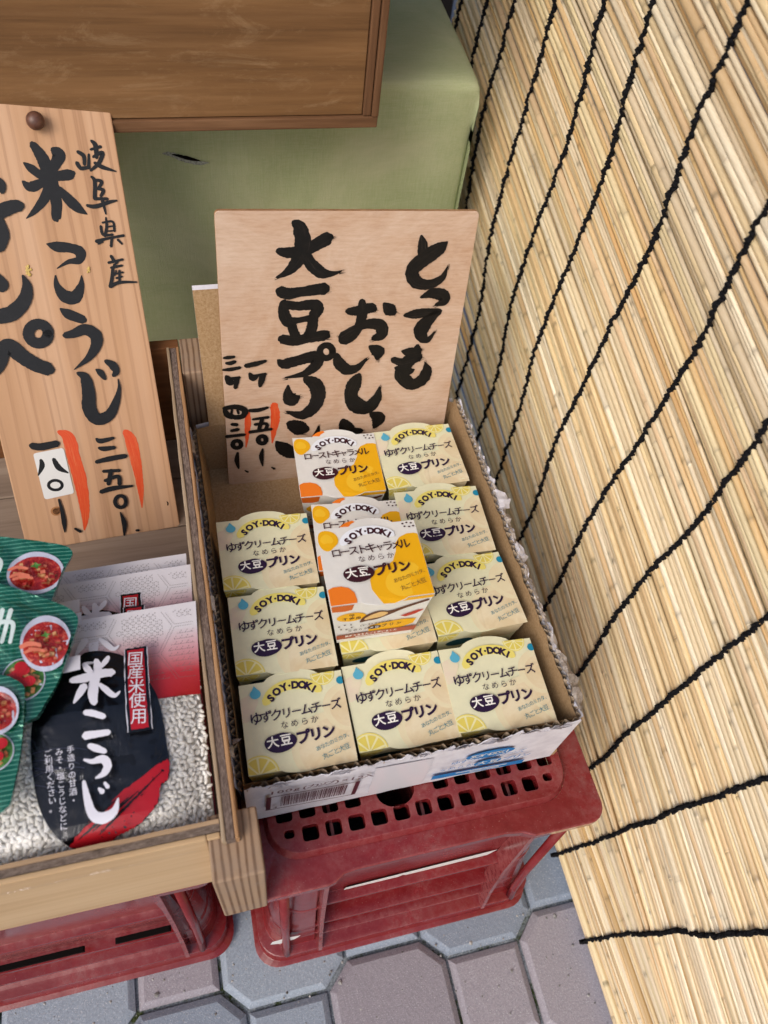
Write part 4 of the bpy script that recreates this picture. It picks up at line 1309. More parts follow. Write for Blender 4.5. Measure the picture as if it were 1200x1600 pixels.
def front_print(kind):
    # the front panel slopes back under the lid
    def fn(u, v, h):
        t = v / HB_
        return ((u - W_ / 2) * (1 - .0085 * (1 - t) / (W_ / 2)), -L_ / 2 - .0002 + .0035 * (1 - t) - h, v)
    d = Decal(fn, base=.0002, step=.00005)
    if kind == 'yuzu':
        d.ellipse(.020, .043, .0125, .0058, I['teal'])
        lemon(d, .0060, HB_ - .001, .0112, (.0003, W_, .03, HB_ - .0008), a0=.2)
        d.ellipse(.058, .050, .020, .012, I['beige'], clip=(0, W_ - .0004, .02, HB_ - .0006))
    else:
        d.poly([(.0004, HB_ - .0006), (.0165, HB_ - .0006), (.0150, .0535), (.0100, .0520), (.0004, .0530)], I['org2'])
        d.poly([(.035, HB_ - .0006), (W_ - .0004, HB_ - .0006), (W_ - .0004, .0575), (.045, .0570)], I['amber'])
        d.ellipse(.0145, .0420, .0115, .0066, I['amber'])
        d.line('卵', (.0148, .0448), (.0149, .0448), .0042, I['br'], .02)
        d.line('不使用', (.0095, .0398), (.0200, .0398), .0042, I['br'], .02)
        d.stroke([(.0225, .0330, .003), (.028, .0375, .010), (.036, .0405, .0125), (.045, .0420, .006), (.056, .0475, .0036), (.072, .0545, .0030)], I['cocoa'], 6)
        d.stroke([(.0260, .0362, .003), (.032, .0392, .0066), (.038, .0410, .0080), (.042, .0418, .004)], I['cust'], 6)
        d.poly([(.055, .0345), (.068, .0405), (.0735, .0400), (.0670, .0345), (.060, .0318)], I['rd'])
        d.poly([(.030, .0240), (.040, .0272), (.058, .0285), (.0705, .0270), (.0700, .0195), (.060, .0150), (.030, .0150)], I['amber'])
        for q in ((.004, .029), (.009, .031), (.014, .0305), (.0055, .0245), (.010, .0235), (.0145, .026)):
            d.ellipse(q[0], q[1], .0009, .0008, I['br'])
        d.line('ローストキャラメル', (.0235, .0272), (.0470, .0290), .0034, I['br'], .01)
        d.line('なめらか', (.0130, .0210), (.0270, .0215), .0034, I['br'], .01)
        d.ellipse(.0345, .0220, .0060, .0028, I['br'])
        d.line('大豆', (.0322, .0221), (.0368, .0221), .0036, I['wht'], .01)
        d.line('プリン', (.0430, .0228), (.0560, .0236), .0046, I['br'], .025)
        d.poly([(.0004, .0085), (W_ - .0004, .0085), (W_ - .0004, .0160), (.0004, .0150)], I['brick'])
        d.line('国産大豆を丸ごと使いました', (.010, .0128), (.055, .0132), .0032, I['wht'], .015)
        d.poly([(.018, .0095), (.050, .0095), (.050, .0105), (.018, .0105)], I['wht'])
    return d

TAPER = .0085
_protos = {}
def pudding_proto(kind, label):
    mp = m_yuzu if kind == 'yuzu' else m_cara
    root = thing('pudding_box', label, 'pudding box', (0, 0, 0), None, 'boxes of soy pudding')
    bm = bmesh.new()
    pts = [(u * W_ - W_ / 2, v * L_ - L_ / 2) for u, v in OUT]
    vs, fs = tri2d(pts)
    t = [bm.verts.new((x, y, HB_)) for x, y in vs]
    b = [bm.verts.new((x, y, HB_ - .0005)) for x, y in vs]
    for f in fs:
        bm.faces.new([t[k] for k in f])
        bm.faces.new([b[k] for k in reversed(f)])
    loft(bm, [[(x, y, HB_ - .0005) for x, y in pts], [(x, y, HB_) for x, y in pts]])
    bmesh.ops.remove_doubles(bm, verts=bm.verts, dist=.00001)
    mesh_obj('top_panel', bm, mp, root)
    # front and back panels slope inwards to the foot, the sides stay open
    bm = bmesh.new()
    hx, hy, s, z1 = W_ / 2 - .0002, L_ / 2, .0035, HB_ - .0006
    box_pts = [(-hx, -hy, z1), (-hx, -hy + s, .0004), (-hx, hy - s, .0004), (-hx, hy, z1)]
    inn = [(-hx, -hy + .0005, z1), (-hx, -hy + s + .0005, .0009), (-hx, hy - s - .0005, .0009), (-hx, hy - .0005, z1)]
    for pr, rev in ((box_pts, False), (inn, True)):
        wb = lambda z: hx - TAPER * (1 - z / HB_)
        a = [bm.verts.new((-wb(p[2]), p[1], p[2])) for p in pr]
        c = [bm.verts.new((wb(p[2]), p[1], p[2])) for p in pr]
        for i in range(3):
            q = (a[i], c[i], c[i + 1], a[i + 1])
            bm.faces.new(q if not rev else tuple(reversed(q)))
    bmesh.ops.recalc_face_normals(bm, faces=bm.faces)
    mesh_obj('sleeve', bm, mp, root)
    bm = bmesh.new()
    prof = [(.0222, .0012), (.0230, .0016), (.0298, .054), (.0318, .0555), (.0318, .0585), (.0300, .0590)]
    loft(bm, [[(r * cos(2 * pi * k / 28), r * sin(2 * pi * k / 28) * .98, z) for k in range(28)] for r, z in prof], True, 0, True, True)
    mesh_obj('cup', bm, m_cup, root, True)
    box_print(kind).build('printing', root)
    front_print(kind).build('front_printing', root)
    return root
def copy_tree(o, parent=None):
    c = o.copy()
    C.objects.link(c)
    if parent:
        c.parent = parent
    for ch in [k for k in o.children]:
        copy_tree(ch, c)
    return c
YZ, CR = 'yellow pudding box', 'white and amber pudding box'
BOXES = [('yuzu', .0367, .0318, .0012, -.022, .0, .012, YZ + ' in the front left corner of the carton'),
         ('yuzu', .1134, .0337, -.0006, -.004, 0, .003, YZ + ' in the middle of the front row in the carton'),
         ('yuzu', .1878, .0317, .0003, -.0377, -.004, .002, YZ + ' in the front right corner of the carton'),
         ('yuzu', .0376, .1044, .0010, -.022, .004, -.024, YZ + ' second from the front in the left row'),
         ('yuzu', .1163, .1090, .0, -.010, 0, -.002, YZ + ' mostly covered by the white one stacked on it'),
         ('yuzu', .1909, .1105, .0004, .0328, -.030, -.010, YZ + ' second from the front in the right row'),
         ('yuzu', .0369, .1763, .0012, -.0177, -.003, -.020, YZ + ' at the far end of the left row, bare cardboard behind it'),
         ('yuzu', .1899, .1830, .0, -.0418, .012, 0, YZ + ' third from the front in the right row'),
         ('yuzu', .1877, .2559, -.0004, .0112, .010, .006, YZ + ' in the back right corner, next to the plywood sign'),
         ('caramel', .1149, .1801, .0004, -.0853, .002, 0, CR + ' half hidden behind the stacked one'),
         ('caramel', .1124, .2561, .0006, -.0553, .018, .002, CR + ' in the back row, right before the plywood sign'),
         ('caramel', .1066, .1160, .0625, -.0277, -.038, -.0076, CR + ' stacked on top of the others')]
for kind, x, y, z, yaw, pit, rol, label in BOXES:
    if kind not in _protos:
        o = _protos[kind] = pudding_proto(kind, label)
    else:
        o = copy_tree(_protos[kind])
        o['label'] = label
    ax = Vector((cos(yaw), sin(yaw), rol)).normalized()
    rot = frame3(ax, (-sin(yaw), cos(yaw), pit))
    m = rot.to_4x4()
    up = rot.col[2]
    m.translation = Vector((x, y, z + ZG)) - up * HB_
    o.matrix_world = m
    # every sleeve is bent a little differently
    rb = random.Random(len(label) * 7 + int(x * 1e4))
    tab, bow, tw, sd = rb.uniform(-.10, .16), rb.uniform(-.0005, .0007), rb.uniform(-.0008, .0008), rb.uniform(0, 50)
    flap = rb.uniform(-.16, .06)
    for chd in o.children:
        if chd.name.startswith(('top_panel', 'printing')):
            chd.data = chd.data.copy()
            for vv in chd.data.vertices:
                px, py = vv.co.x / (W_ / 2), vv.co.y / (L_ / 2)
                dz = bow * (1 - px * px) * (1 - min(1, py * py)) + tw * px * py * .5 + .00022 * mnoise.noise(Vector((px * 2.2, py * 2.2, sd)))
                if py > 1:
                    dz += (vv.co.y - L_ / 2) * tab
                if py < -1:
                    dz += (-L_ / 2 - vv.co.y) * flap
                vv.co.z += dz
bpy.context.view_layer.update()
# ------------------------------------------------------------------ hand painted signs
def k4(lst):
    return [[(a * 1e-4, b * 1e-4, c * 1e-4) for a, b, c in st] for st in lst]
def p4(lst):
    return [(a * 1e-4, b * 1e-4) for a, b in lst]

random.seed(8)
def plywood_sign():
    rot = frame3((.9991, -.0154, -.0397), (.0422, .2332, .9715))
    root = thing('plywood_sign', 'pale plywood sign with black brush writing, propped upright in the back of the carton', 'sign', (.0171, .2958, -.063), rot)
    w, h = SIGN_SIZE[0] * 1e-4, SIGN_SIZE[1] * 1e-4
    t = .0042
    pts = rrect(0, w, 0, h, .0035, 4)
    out = []
    for x, y in pts:       # slightly worn corners and edges
        out.append((x + .0004 * mnoise.noise(Vector((x * 90, y * 90, 1))), y + .0004 * mnoise.noise(Vector((x * 90, y * 90, 5)))))
    bm = bmesh.new()
    loft(bm, [[(x, y, -t) for x, y in out], [(x, y, -.0004) for x, y in out], [(x * .998 + w * .001, y * .998 + h * .001, 0) for x, y in out]], True, 0, True, True)
    for f in bm.faces:
        f.material_index = 1 if abs(f.normal.z) < .5 else 0
    bm.normal_update()
    for f in bm.faces:
        f.material_index = 1 if abs(f.normal.z) < .3 else 0
    mesh_obj('board', bm, [m_ply_sign, m_ply_tan], root)
    d = Decal(plane_fn, .00015, .00002)
    for st in k4(SIGN_RED):
        d.stroke(st, m_orange, 8, .22)
    for st in k4(SIGN_INK):
        d.stroke([(x, y, q * 1.06) for x, y, q in st], m_brush, 9, .13)
    # stray bristle marks at the stroke ends
    for st in k4(SIGN_INK):
        if len(st) < 2 or max(q for _, _, q in st) < .008:
            continue
        (x0, y0, w0), (x1, y1, w1) = st[-2], st[-1]
        dx, dy = x1 - x0, y1 - y0
        L = hypot(dx, dy) or 1
        for _ in range(5):
            o = random.uniform(-.45, .45) * max(w1, .004)
            px, py = x1 - dy / L * o, y1 + dx / L * o
            e = random.uniform(.001, .0032) + w1 * .3
            d.stroke([(px - dx / L * .002, py - dy / L * .002, .0006), (px + dx / L * e, py + dy / L * e, .0001)], m_brush, 2, 0, up=False)
    d.h += d.step
    d.build('brush_writing', root)
plywood_sign()

def cedar_sign():
    rot = frame3((.998, .0586, -.022), (-.0162, .5812, .8136))
    root = thing('cedar_sign', 'striped cedar board with navy brush writing and a brown knob, leaning in the wooden tray', 'sign', (-.1642, .2545, -.070), rot)
    w, h = BOARD_SIZE[0] * 1e-4, BOARD_SIZE[1] * 1e-4
    bm = bmesh.new()
    box(bm, 0, w, 0, h, -.011, 0, .0012, 2)
    mesh_obj('board', bm, m_cedar, root)
    d = Decal(plane_fn, .00015, .00002)
    for st in k4(BOARD_RED):
        d.stroke([(x, y, q * .94) for x, y, q in st], m_orange, 8, .12)
    n = len(BOARD_INK)
    for st in k4(BOARD_INK[:n - 3]):
        st = [(max(.0004, min(x, w - .0004)), y, q) for x, y, q in st]
        d.stroke(st, m_brush_n, 8, .08)
    d.build('brush_writing', root)
    d = Decal(plane_fn, .0006, .00003)
    s = p4(BOARD_STICK)
    cx, cy = sum(p[0] for p in s) / 4, sum(p[1] for p in s) / 4
    rs = []
    for i in range(4):            # rounded corners
        a, b, c = s[i - 1], s[i], s[(i + 1) % 4]
        for q in range(5):
            t = q / 4
            p0 = (b[0] + (a[0] - b[0]) * .10, b[1] + (a[1] - b[1]) * .06)
            p1 = (b[0] + (c[0] - b[0]) * .10, b[1] + (c[1] - b[1]) * .06)
            rs.append(((1 - t) ** 2 * p0[0] + 2 * t * (1 - t) * b[0] + t * t * p1[0], (1 - t) ** 2 * p0[1] + 2 * t * (1 - t) * b[1] + t * t * p1[1]))
    d.poly(rs, m_white)
    for st in k4(BOARD_INK[n - 3:]):
        d.stroke(st, m_brush_n, 8, .06)
    d.build('price_sticker', root)
    m_knob = M('brown_knob', '#5a3a2e', .42, .5)
    nn = m_knob.noise((200, 200, 200), 4, .6)
    m_knob.col(m_knob.ramp(nn, [(.35, '#4b2f25'), (.7, '#6d4838')]))
    bm = bmesh.new()
    kx, ky = p4(BOARD_KNOB)[0]
    loft(bm, [[(kx + r * cos(2 * pi * k / 22), ky + r * sin(2 * pi * k / 22), z) for k in range(22)] for r, z in ((.0036, -.0005), (.0038, .0022), (.0060, .0045), (.0067, .0072), (.0058, .0100), (.0036, .0118), (.0012, .0125))], True, 0, False, True)
    mesh_obj('knob', bm, m_knob, root, True)
    m_kn = M('wood_knot', '#5b3a22', .8, .2)
    nn = m_kn.noise((300, 300, 60), 4, .7)
    m_kn.col(m_kn.ramp(nn, [(.35, '#3a2212'), (.55, '#6d482b'), (.75, '#a57a50')])).bump(nn, .6, .001)
    d = Decal(plane_fn, .0001, .00003)
    kx, ky = p4(BOARD_KNOT)[0]
    d.ellipse(kx, ky, .0046, .0042, ink('knot_ring', '#a57145', .7), wob=.06)
    d.ellipse(kx + .0004, ky, .0034, .0031, m_kn, wob=.1)
    d.build('knot', root)
    d = Decal(plane_fn, .0001, .00003)
    kx, ky = p4(BOARD_KNOT)[1]
    d.stroke([(kx, ky + .002, .0006), (kx + .0006, ky, .0012), (kx + .0002, ky - .002, .0008)], m_dark, 4, .5)
    d.build('dent', root)
    m_gold = M('dried_flake', '#c9ad62', .5, .4)
    for (x, y), r in zip(p4(BOARD_CHIP), (.0042, .0024)):
        bm = bmesh.new()
        for _ in range(9):
            a, q = random.uniform(0, 6.28), r * sqrt(random.random())
            rr = bmesh.ops.create_icosphere(bm, subdivisions=1, radius=r * random.uniform(.22, .42))
            for v in rr['verts']:
                v.co = Vector((x + q * .6 * cos(a) + v.co.x, y + q * cos(a + 1) + v.co.y, .0006 + v.co.z * .5 * random.uniform(.6, 1.2)))
        mesh_obj('dried_flake', bm, m_gold, root)
cedar_sign()

# ------------------------------------------------------------------ wooden tray on the left crate
def tray():
    root = thing('wooden_tray', 'deep wooden tray with plywood sides and square corner post, holding rice bags and pouches', 'tray', (-.24, .16, -.0825))
    L = Matrix.Translation((.24, -.16, .0825))
    def fin(name, bm, m, smooth=False):
        bmesh.ops.transform(bm, matrix=L, verts=bm.verts)
        return mesh_obj(name, bm, m, root, smooth)
    # plywood side: plies side by side, the core shrunk and weathered
    xs = [(-.0220, -.0194, m_ply_face, 0), (-.0194, -.0140, m_ply_dark, -.0010), (-.0140, -.0116, m_ply_tan, .0002)]
    for x0, x1, m, dz in xs:
        bm = bmesh.new()
        n = 70
        loops = []
        for i in range(n + 1):
            y = -.0485 + (.368 + .0485) * i / n
            e = .0006 * mnoise.noise(Vector((y * 40, x0 * 900, 1)))
            e2 = .0004 * mnoise.noise(Vector((y * 55, x0 * 900, 7)))
            z = .050 + dz + .0006 * mnoise.noise(Vector((y * 60, x1 * 700, 3)))
            zb = .0405 if y < -.0285 else -.0705
            loops.append([(x0 + e + .0002, y, zb), (x1 + e2 - .0002, y, zb), (x1 + e2, y, z - .0006), (x1 + e2 - .0006, y, z), (x0 + e + .0006, y, z), (x0 + e, y, z - .0006)])
        loft(bm, loops, True, 0, True, True)
        bmesh.ops.recalc_face_normals(bm, faces=bm.faces)
        fin('side_wall', bm, m)
    bm = bmesh.new()
    box(bm, -.0302, .0004, -.0685, -.0295, -.0820, .0400, .0020, 3, .0005)
    fin('corner_post', bm, m_post)
    bm = bmesh.new()
    box(bm, -.62, -.0307, -.0445, -.0412, -.0820, .0438, .0010, 2)
    fin('front_rail', bm, m_rail)
    bm = bmesh.new()
    box(bm, -.0305, -.0228, -.0445, -.0412, .0405, .0436, .0005, 1)
    fin('front_rail', bm, m_rail)
    for y0, y1, m, z in ((-.0410, -.0366, m_ply_darkx, .0436), (-.0365, -.0340, m_ply_facex, .0446)):
        bm = bmesh.new()
        loops = []
        n = 80
        for i in range(n + 1):
            x = -.62 + (.62 - .0226) * i / n
            zz = z + .0006 * mnoise.noise(Vector((x * 50, y0 * 900, 3)))
            e = .0003 * mnoise.noise(Vector((x * 60, y0 * 900, 9)))
            loops.append([(x, y0 + e, -.07), (x, y0 + e, zz), (x, y1 + e, zz), (x, y1 + e, -.07)])
        loft(bm, loops, True, 0, True, True)
        bmesh.ops.recalc_face_normals(bm, faces=bm.faces)
        fin('front_lip', bm, m)
    ys = [-.034, .045, .124, .2, .262, .318, .3677]
    for i in range(len(ys) - 1):
        bm = bmesh.new()
        box(bm, -.62, -.0116, ys[i] + .0006, ys[i + 1] - .0006, -.0822, -.0709 + .0004 * ((i * 7) % 3 - 2), .0008, 1)
        fin('base_board', bm, m_plank_b if i in (1,) else m_plank_g)
    bm = bmesh.new()
    box(bm, -.62, -.0116, .3682, .3790, -.0820, .0495, .001, 2)
    fin('back_board', bm, m_plank_b)
    bm = bmesh.new()
    box(bm, -.0113, .0240, .336, .3800, -.0820, .0490, .002, 3, .0004)
    fin('corner_post', bm, m_post)
m_ply_facex = wood('plywood_face_ply', '#8d7355', '#b39575', '#c5aa8a', 'x', .9, .75, .3)
m_ply_darkx = M('plywood_core_front', '#6b5d54', .85, .2)
_n = m_ply_darkx.noise((260, 900, 900), 5, .8)
m_ply_darkx.col(m_ply_darkx.ramp(_n, [(.3, '#43362f'), (.5, '#75665b'), (.7, '#948478')])).bump(_n, .6, .001)
tray()

# ------------------------------------------------------------------ rice bags
TH_ = atan(.22)
EA, EB = Vector((1, 0, 0)), Vector((0, cos(TH_), sin(TH_)))
EN = EA.cross(EB)
ROT = frame3(EA, EB)
O0 = Vector((-.2, -.034, .028))
m_rice = M('rice_grain', '#cfc9bb', .45, .4)
_at = m_rice.n('ShaderNodeAttribute'); _at.attribute_name = 'tint'
m_rice.col(_at.outputs['Color'])
m_rice.b.inputs['Subsurface Weight'].default_value = 0.0
def film_mat(name, bump_scale, amount):
    m = M(name, '#ffffff', .06, .5)
    t = m.t
    out = [n for n in t.nodes if n.type == 'OUTPUT_MATERIAL'][0]
    tr = t.nodes.new('ShaderNodeBsdfTransparent')
    tr.inputs[0].default_value = (.97, .97, .975, 1)
    gl = t.nodes.new('ShaderNodeBsdfGlossy')
    gl.inputs['Roughness'].default_value = .09
    gl.inputs['Color'].default_value = (.9, .92, 1, 1)
    fr = t.nodes.new('ShaderNodeFresnel')
    fr.inputs[0].default_value = 1.5
    mx = t.nodes.new('ShaderNodeMixShader')
    n = m.noise(bump_scale, 4, .6, 1.2)
    b = m.n('ShaderNodeBump', Strength=amount, Distance=.005)
    t.links.new(n, b.inputs['Height'])
    t.links.new(b.outputs[0], gl.inputs['Normal'])
    t.links.new(b.outputs[0], fr.inputs['Normal'])
    sc = m.mth('MULTIPLY', fr.outputs[0], .52)
    t.links.new(sc, mx.inputs[0])
    t.links.new(tr.outputs[0], mx.inputs[1])
    t.links.new(gl.outputs[0], mx.inputs[2])
    t.links.new(mx.outputs[0], out.inputs[0])
    return m
m_film = film_mat('clear_bag_film', (22, 14, 14), 1.0)
m_bagtop = M('printed_bag_top', '#cfc9cd', .32, .5)
def _bagtop():
    m = m_bagtop
    sep = m.n('ShaderNodeSeparateXYZ')
    m.l(m.coords(), sep.inputs[0])
    n = m.noise((60, 60, 60), 4, .6)
    v = m.mth('ADD', sep.outputs[1], m.mth('MULTIPLY', m.mth('SUBTRACT', n, .5), .006))
    mr = m.n('ShaderNodeMapRange')
    mr.inputs['From Min'].default_value = .082
    mr.inputs['From Max'].default_value = .130
    m.l(v, mr.inputs['Value'])
    c = m.ramp(mr.outputs[0], [(0.0, '#a8101c'), (0.35, '#b8323c'), (0.72, '#c99aa0'), (1.0, '#cbc6ca')])
    m.col(c).bump(n, .25, .002)
_bagtop()
m_dots = ink('grey_dot_print', '#77706f', .4)
m_black = M('black_label', '#06070c', .2, .5)
_n = m_black.noise((26, 18, 18), 4, .6, 1.0)
m_black.bump(_n, .25, .003)
m_bagred = M('red_label', '#a80f1d', .25, .5)
m_lbl = M('label_white', '#d9d8e2', .35, .4)
m_arc = ink('faint_blue_arc', '#34384c', .3)

def bulge(u, v):
    a = 1 - abs((u - .082) / .094) ** 4
    b = sm(v / .035 + .45) * (1 - sm((v - .078) / .055))
    return .0125 * max(a, -.6) * b + .0006 * mnoise.noise(Vector((u * 30, v * 30, 2)))
def bagfn(u, v, h):
    return (u, v, bulge(u, v) - .004 + h)

def rice_bag_proto(label):
    root = thing('rice_bag', label, 'rice bag', O0, ROT, 'bags of malted rice in the tray')
    rnd = random.Random(17)
    # grains
    verts, faces, tint = [], [], []
    base = bmesh.new()
    bmesh.ops.create_icosphere(base, subdivisions=2, radius=1)
    gv = [v.co.copy() for v in base.verts]
    gf = [tuple(v.index for v in f.verts) for f in base.faces]
    base.free()
    blob = p4(BAG_blob)
    cxb = sum(p[0] for p in blob) / len(blob)
    cyb = sum(p[1] for p in blob) / len(blob)
    blob_in = [(cxb + (x - cxb) * .9, cyb + (y - cyb) * .9) for x, y in blob]
    sp = .0030
    for layer in (0, 1):
        yv = -.008 + layer * .0014
        row = 0
        while yv < .092:
            xu = -.012 + (row % 2) * sp / 2
            while xu < .1755:
                u, v = xu + rnd.uniform(-.0011, .0011), yv + rnd.uniform(-.0011, .0011)
                if not inside((u, v), blob_in) and u < .1745 - .08 * max(0, .03 - v):
                    a = rnd.uniform(0, pi)
                    ln, wd, tk = rnd.uniform(.0021, .0028), rnd.uniform(.0012, .0015), rnd.uniform(.0011, .0013)
                    R = Matrix.Rotation(a, 3, 'Z') @ Matrix.Rotation(rnd.uniform(-.18, .18), 3, 'Y') @ Matrix.Rotation(rnd.uniform(-.4, .4), 3, 'X')
                    z = bulge(u, v) - .0058 - layer * .0012 + rnd.uniform(-.0004, .0004)
                    o = len(verts)
                    g = rnd.uniform(.86, 1.04)
                    w = rnd.random()
                    c = (.9 * g, (.885 - .02 * w) * g, (.84 - .06 * w) * g, 1)
                    for p in gv:
                        q = Vector((p.x * ln * (1 - .12 * p.y * p.y), p.y * wd * (1 + .12 * p.x), p.z * tk))
                        q = R @ q
                        verts.append((u + q.x, v + q.y, z + q.z))
                        tint.append(c)
                    faces += [tuple(o + i for i in f) for f in gf]
                xu += sp * (1.12 if layer == 0 else 1.3)
            yv += sp * .92 * (1 if layer == 0 else 1.25)
            row += 1
    o = mesh_obj('rice_grains', (verts, faces), m_rice, root, True)
    o['kind'] = 'stuff'
    ca = o.data.color_attributes.new('tint', 'FLOAT_COLOR', 'POINT')
    ca.data.foreach_set('color', [c for t in tint for c in t])
    # rice mass behind the top layer
    m_mass = M('rice_mass', '#d6d2c8', .8, .2)
    bm = bmesh.new()
    us, vs = span(-.02, .1745, 24), span(-.012, .092, 18)
    sheet(bm, lambda u, v: bagfn(u, v, -.0033), us, vs)
    mesh_obj('rice_mass', bm, m_mass, root, True)
    # back of the bag
    bm = bmesh.new()
    sheet(bm, lambda u, v: (u, v, -.011 - .004 * (1 - sm((v - .06) / .05))), span(-.02, .1755, 8), span(-.012, .1455, 8))
    mesh_obj('back_film', bm, m_bagtop, root, True)
    # printed top, a real sheet above the rice
    right = p4(BAG_out)
    def redge(v):
        for a, b in zip(right, right[1:]):
            if b[1] <= v <= a[1]:
                return b[0] + (a[0] - b[0]) * (v - b[1]) / (a[1] - b[1] + 1e-9)
        return right[0][0] if v > right[0][1] else right[-1][0]
    bm = bmesh.new()
    sheet(bm, lambda s, v: Vector(bagfn(-.03 + (redge(v) + .03) * s, v + (.0035 * (s - 1) if v > .138 else 0), .0002)), span(0, 1, 40), [.0825 + (.1462 - .0825) * i / 24 for i in range(25)])
    mesh_obj('printed_top', bm, m_bagtop, root, True)
    d = Decal(bagfn, .0005, .00030)
    # dotted needlework pattern
    def dots(pts, gap=.0011):
        for a, b in zip(pts, pts[1:]):
            L = hypot(b[0] - a[0], b[1] - a[1])
            n = max(1, int(L / gap))
            for i in range(n):
                t = (i + .25) / n
                t2 = (i + .75) / n
                xa, ya, xb, yb = a[0] + (b[0] - a[0]) * t, a[1] + (b[1] - a[1]) * t, a[0] + (b[0] - a[0]) * t2, a[1] + (b[1] - a[1]) * t2
                if .0935 < ya < .1415 and xa < redge(ya) - .003:
                    nx, ny = -(yb - ya), xb - xa
                    k = .00016 / (hypot(nx, ny) + 1e-9)
                    d.put([(xa + nx * k, ya + ny * k), (xa - nx * k, ya - ny * k), (xb - nx * k, yb - ny * k), (xb + nx * k, yb + ny * k)], [(0, 1, 2, 3)], m_dots)
    R6 = .0215
    hexes = []
    for i in range(-1, 6):
        for j in range(0, 4):
            hexes.append((.012 + i * R6 * 1.5,   .094 + j * R6 * 1.732 + (R6 * .866 if i % 2 else 0)))
    for k, (cx, cy) in enumerate(hexes):
        hx = [(cx + R6 * .95 * cos(pi * q / 3), cy + R6 * .95 * sin(pi * q / 3)) for q in range(7)]
        dots(hx)
        style = (k * 5 + 1) % 4
        loc = [(cx + R6 * .82 * cos(pi * q / 3), cy + R6 * .82 * sin(pi * q / 3)) for q in range(6)]
        st = .0038
        def seg(a, b):
            n = max(2, int(hypot(b[0] - a[0], b[1] - a[1]) / .0011))
            run = []
            for i in range(n + 1):
                p = (a[0] + (b[0] - a[0]) * i / n, a[1] + (b[1] - a[1]) * i / n)
                if inside(p, loc):
                    run.append(p)
                elif len(run) > 1:
                    dots(run); run = []
                else:
                    run = []
            if len(run) > 1:
                dots(run)
        q = -R6
        while q < R6:
            if style == 0:
                seg((cx + q - R6, cy - R6), (cx + q + R6, cy + R6)); seg((cx + q + R6, cy - R6), (cx + q - R6, cy + R6))
            elif style == 1:
                seg((cx - R6, cy + q), (cx + R6, cy + q))
                for g in range(-6, 7):
                    seg((cx + g * st, cy + q), (cx + g * st + .002, cy + q + st * .6))
            elif style == 2:
                for g in range(-5, 6):
                    ox, oy = cx + q, cy + g * st
                    pp = [(ox + .0018 * cos(pi * e / 3), oy + .0018 * sin(pi * e / 3)) for e in range(7)]
                    if all(inside(p, loc) for p in pp):
                        dots(pp)
            else:
                seg((cx + q, cy - R6), (cx + q + R6 * .5, cy + R6)); seg((cx - R6, cy + q), (cx + R6, cy + q + .006))
            q += st
    d.h += d.step
    blob_s = smooth_closed(blob)
    d.poly(blob_s, m_black, .006)
    # thin pale arcs across the label
    for cx, cy, r, a0, a1 in ((.071, .058, .034, 40, 150), (.060, .060, .026, 20, 150), (.080, .064, .034, 50, 140), (.074, .050, .036, 60, 150), (.058, .046, .030, 30, 120), (.085, .052, .030, 60, 160)):
        run = []
        for i in range(25):
            a = radians(a0 + (a1 - a0) * i / 24)
            p = (cx + .003 + r * cos(a), cy * .85 - .010 + r * .54 * sin(a))
            if inside(p, blob_s):
                run.append(p + (.0005,))
        if len(run) > 3:
            d.stroke(run, m_arc, 1, 0)
    for c0 in ((.052, .090), (.060, .070), (.094, .074), (.045, .062)):
        for i in range(3):
            dots_ = [(c0[0] + .003 + .0012 * k, c0[1] * .85 - .010 + .0011 * i - .0002 * k) for k in range(9)]
            for x, y in dots_:
                if inside((x, y), blob_s):
                    d.put([(x - .0003, y - .0002), (x + .0003, y - .0002), (x + .0003, y + .0002), (x - .0003, y + .0002)], [(0, 1, 2, 3)], m_arc)
    d.h += d.step
    red = p4(BAG_red)
    top_edge = red[:6]
    rr = random.Random(3)
    rag = []
    for a, b in zip(red, red[1:] + red[:1]):
        for i in range(6):
            t = i / 6
            rag.append((a[0] + (b[0] - a[0]) * t + rr.uniform(-.0006, .0006), a[1] + (b[1] - a[1]) * t + rr.uniform(-.0006, .0006)))
    d.poly(rag, m_bagred, .006)
    st = p4(BAG_streaks)
    for a, b in zip(st[::2], st[1::2]):
        d.stroke([(a[0], a[1], .0004), ((a[0] * 2 + b[0]) / 3, (a[1] * 2 + b[1]) / 3, .0016), ((a[0] + 2 * b[0]) / 3, (a[1] + 2 * b[1]) / 3, .0011), (b[0], b[1], .0003)], m_black, 14, .9)
    for _ in range(16):
        a = red[6 + rr.randrange(8)]
        x, y = a[0] - rr.uniform(.001, .010), a[1] + rr.uniform(.0, .006)
        d.ellipse(x, y, rr.uniform(.0003, .0011), rr.uniform(.0003, .0008), m_black, rr.uniform(0, 3), n=8)
    tg = p4(BAG_tag)
    ctr = (sum(p[0] for p in tg) / 4, sum(p[1] for p in tg) / 4)
    def grow(k, kx):
        return [(ctr[0] + (p[0] - ctr[0]) * kx, ctr[1] + (p[1] - ctr[1]) * k) for p in tg]
    def ragged(pts, amp, n=14):
        out = []
        for a, b in zip(pts, pts[1:] + pts[:1]):
            for i in range(n):
                t = i / n
                out.append((a[0] + (b[0] - a[0]) * t + rr.uniform(-amp, amp), a[1] + (b[1] - a[1]) * t + rr.uniform(-amp, amp)))
        return out
    d.poly(ragged(grow(1.03, 1.20), .0002), m_lbl, .004)
    d.poly(ragged(grow(1.04, 1.12), .0003), m_black, .004)
    d.poly(ragged(grow(.98, .84), .0002), m_bagred, .004)
    d.h += .0006
    for c, p in zip('国産米使用', p4(BAG_tagtxt)):
        d.ch(c, p[0], p[1], .0098, m_lbl, -.10, .0)
    d.h += d.step
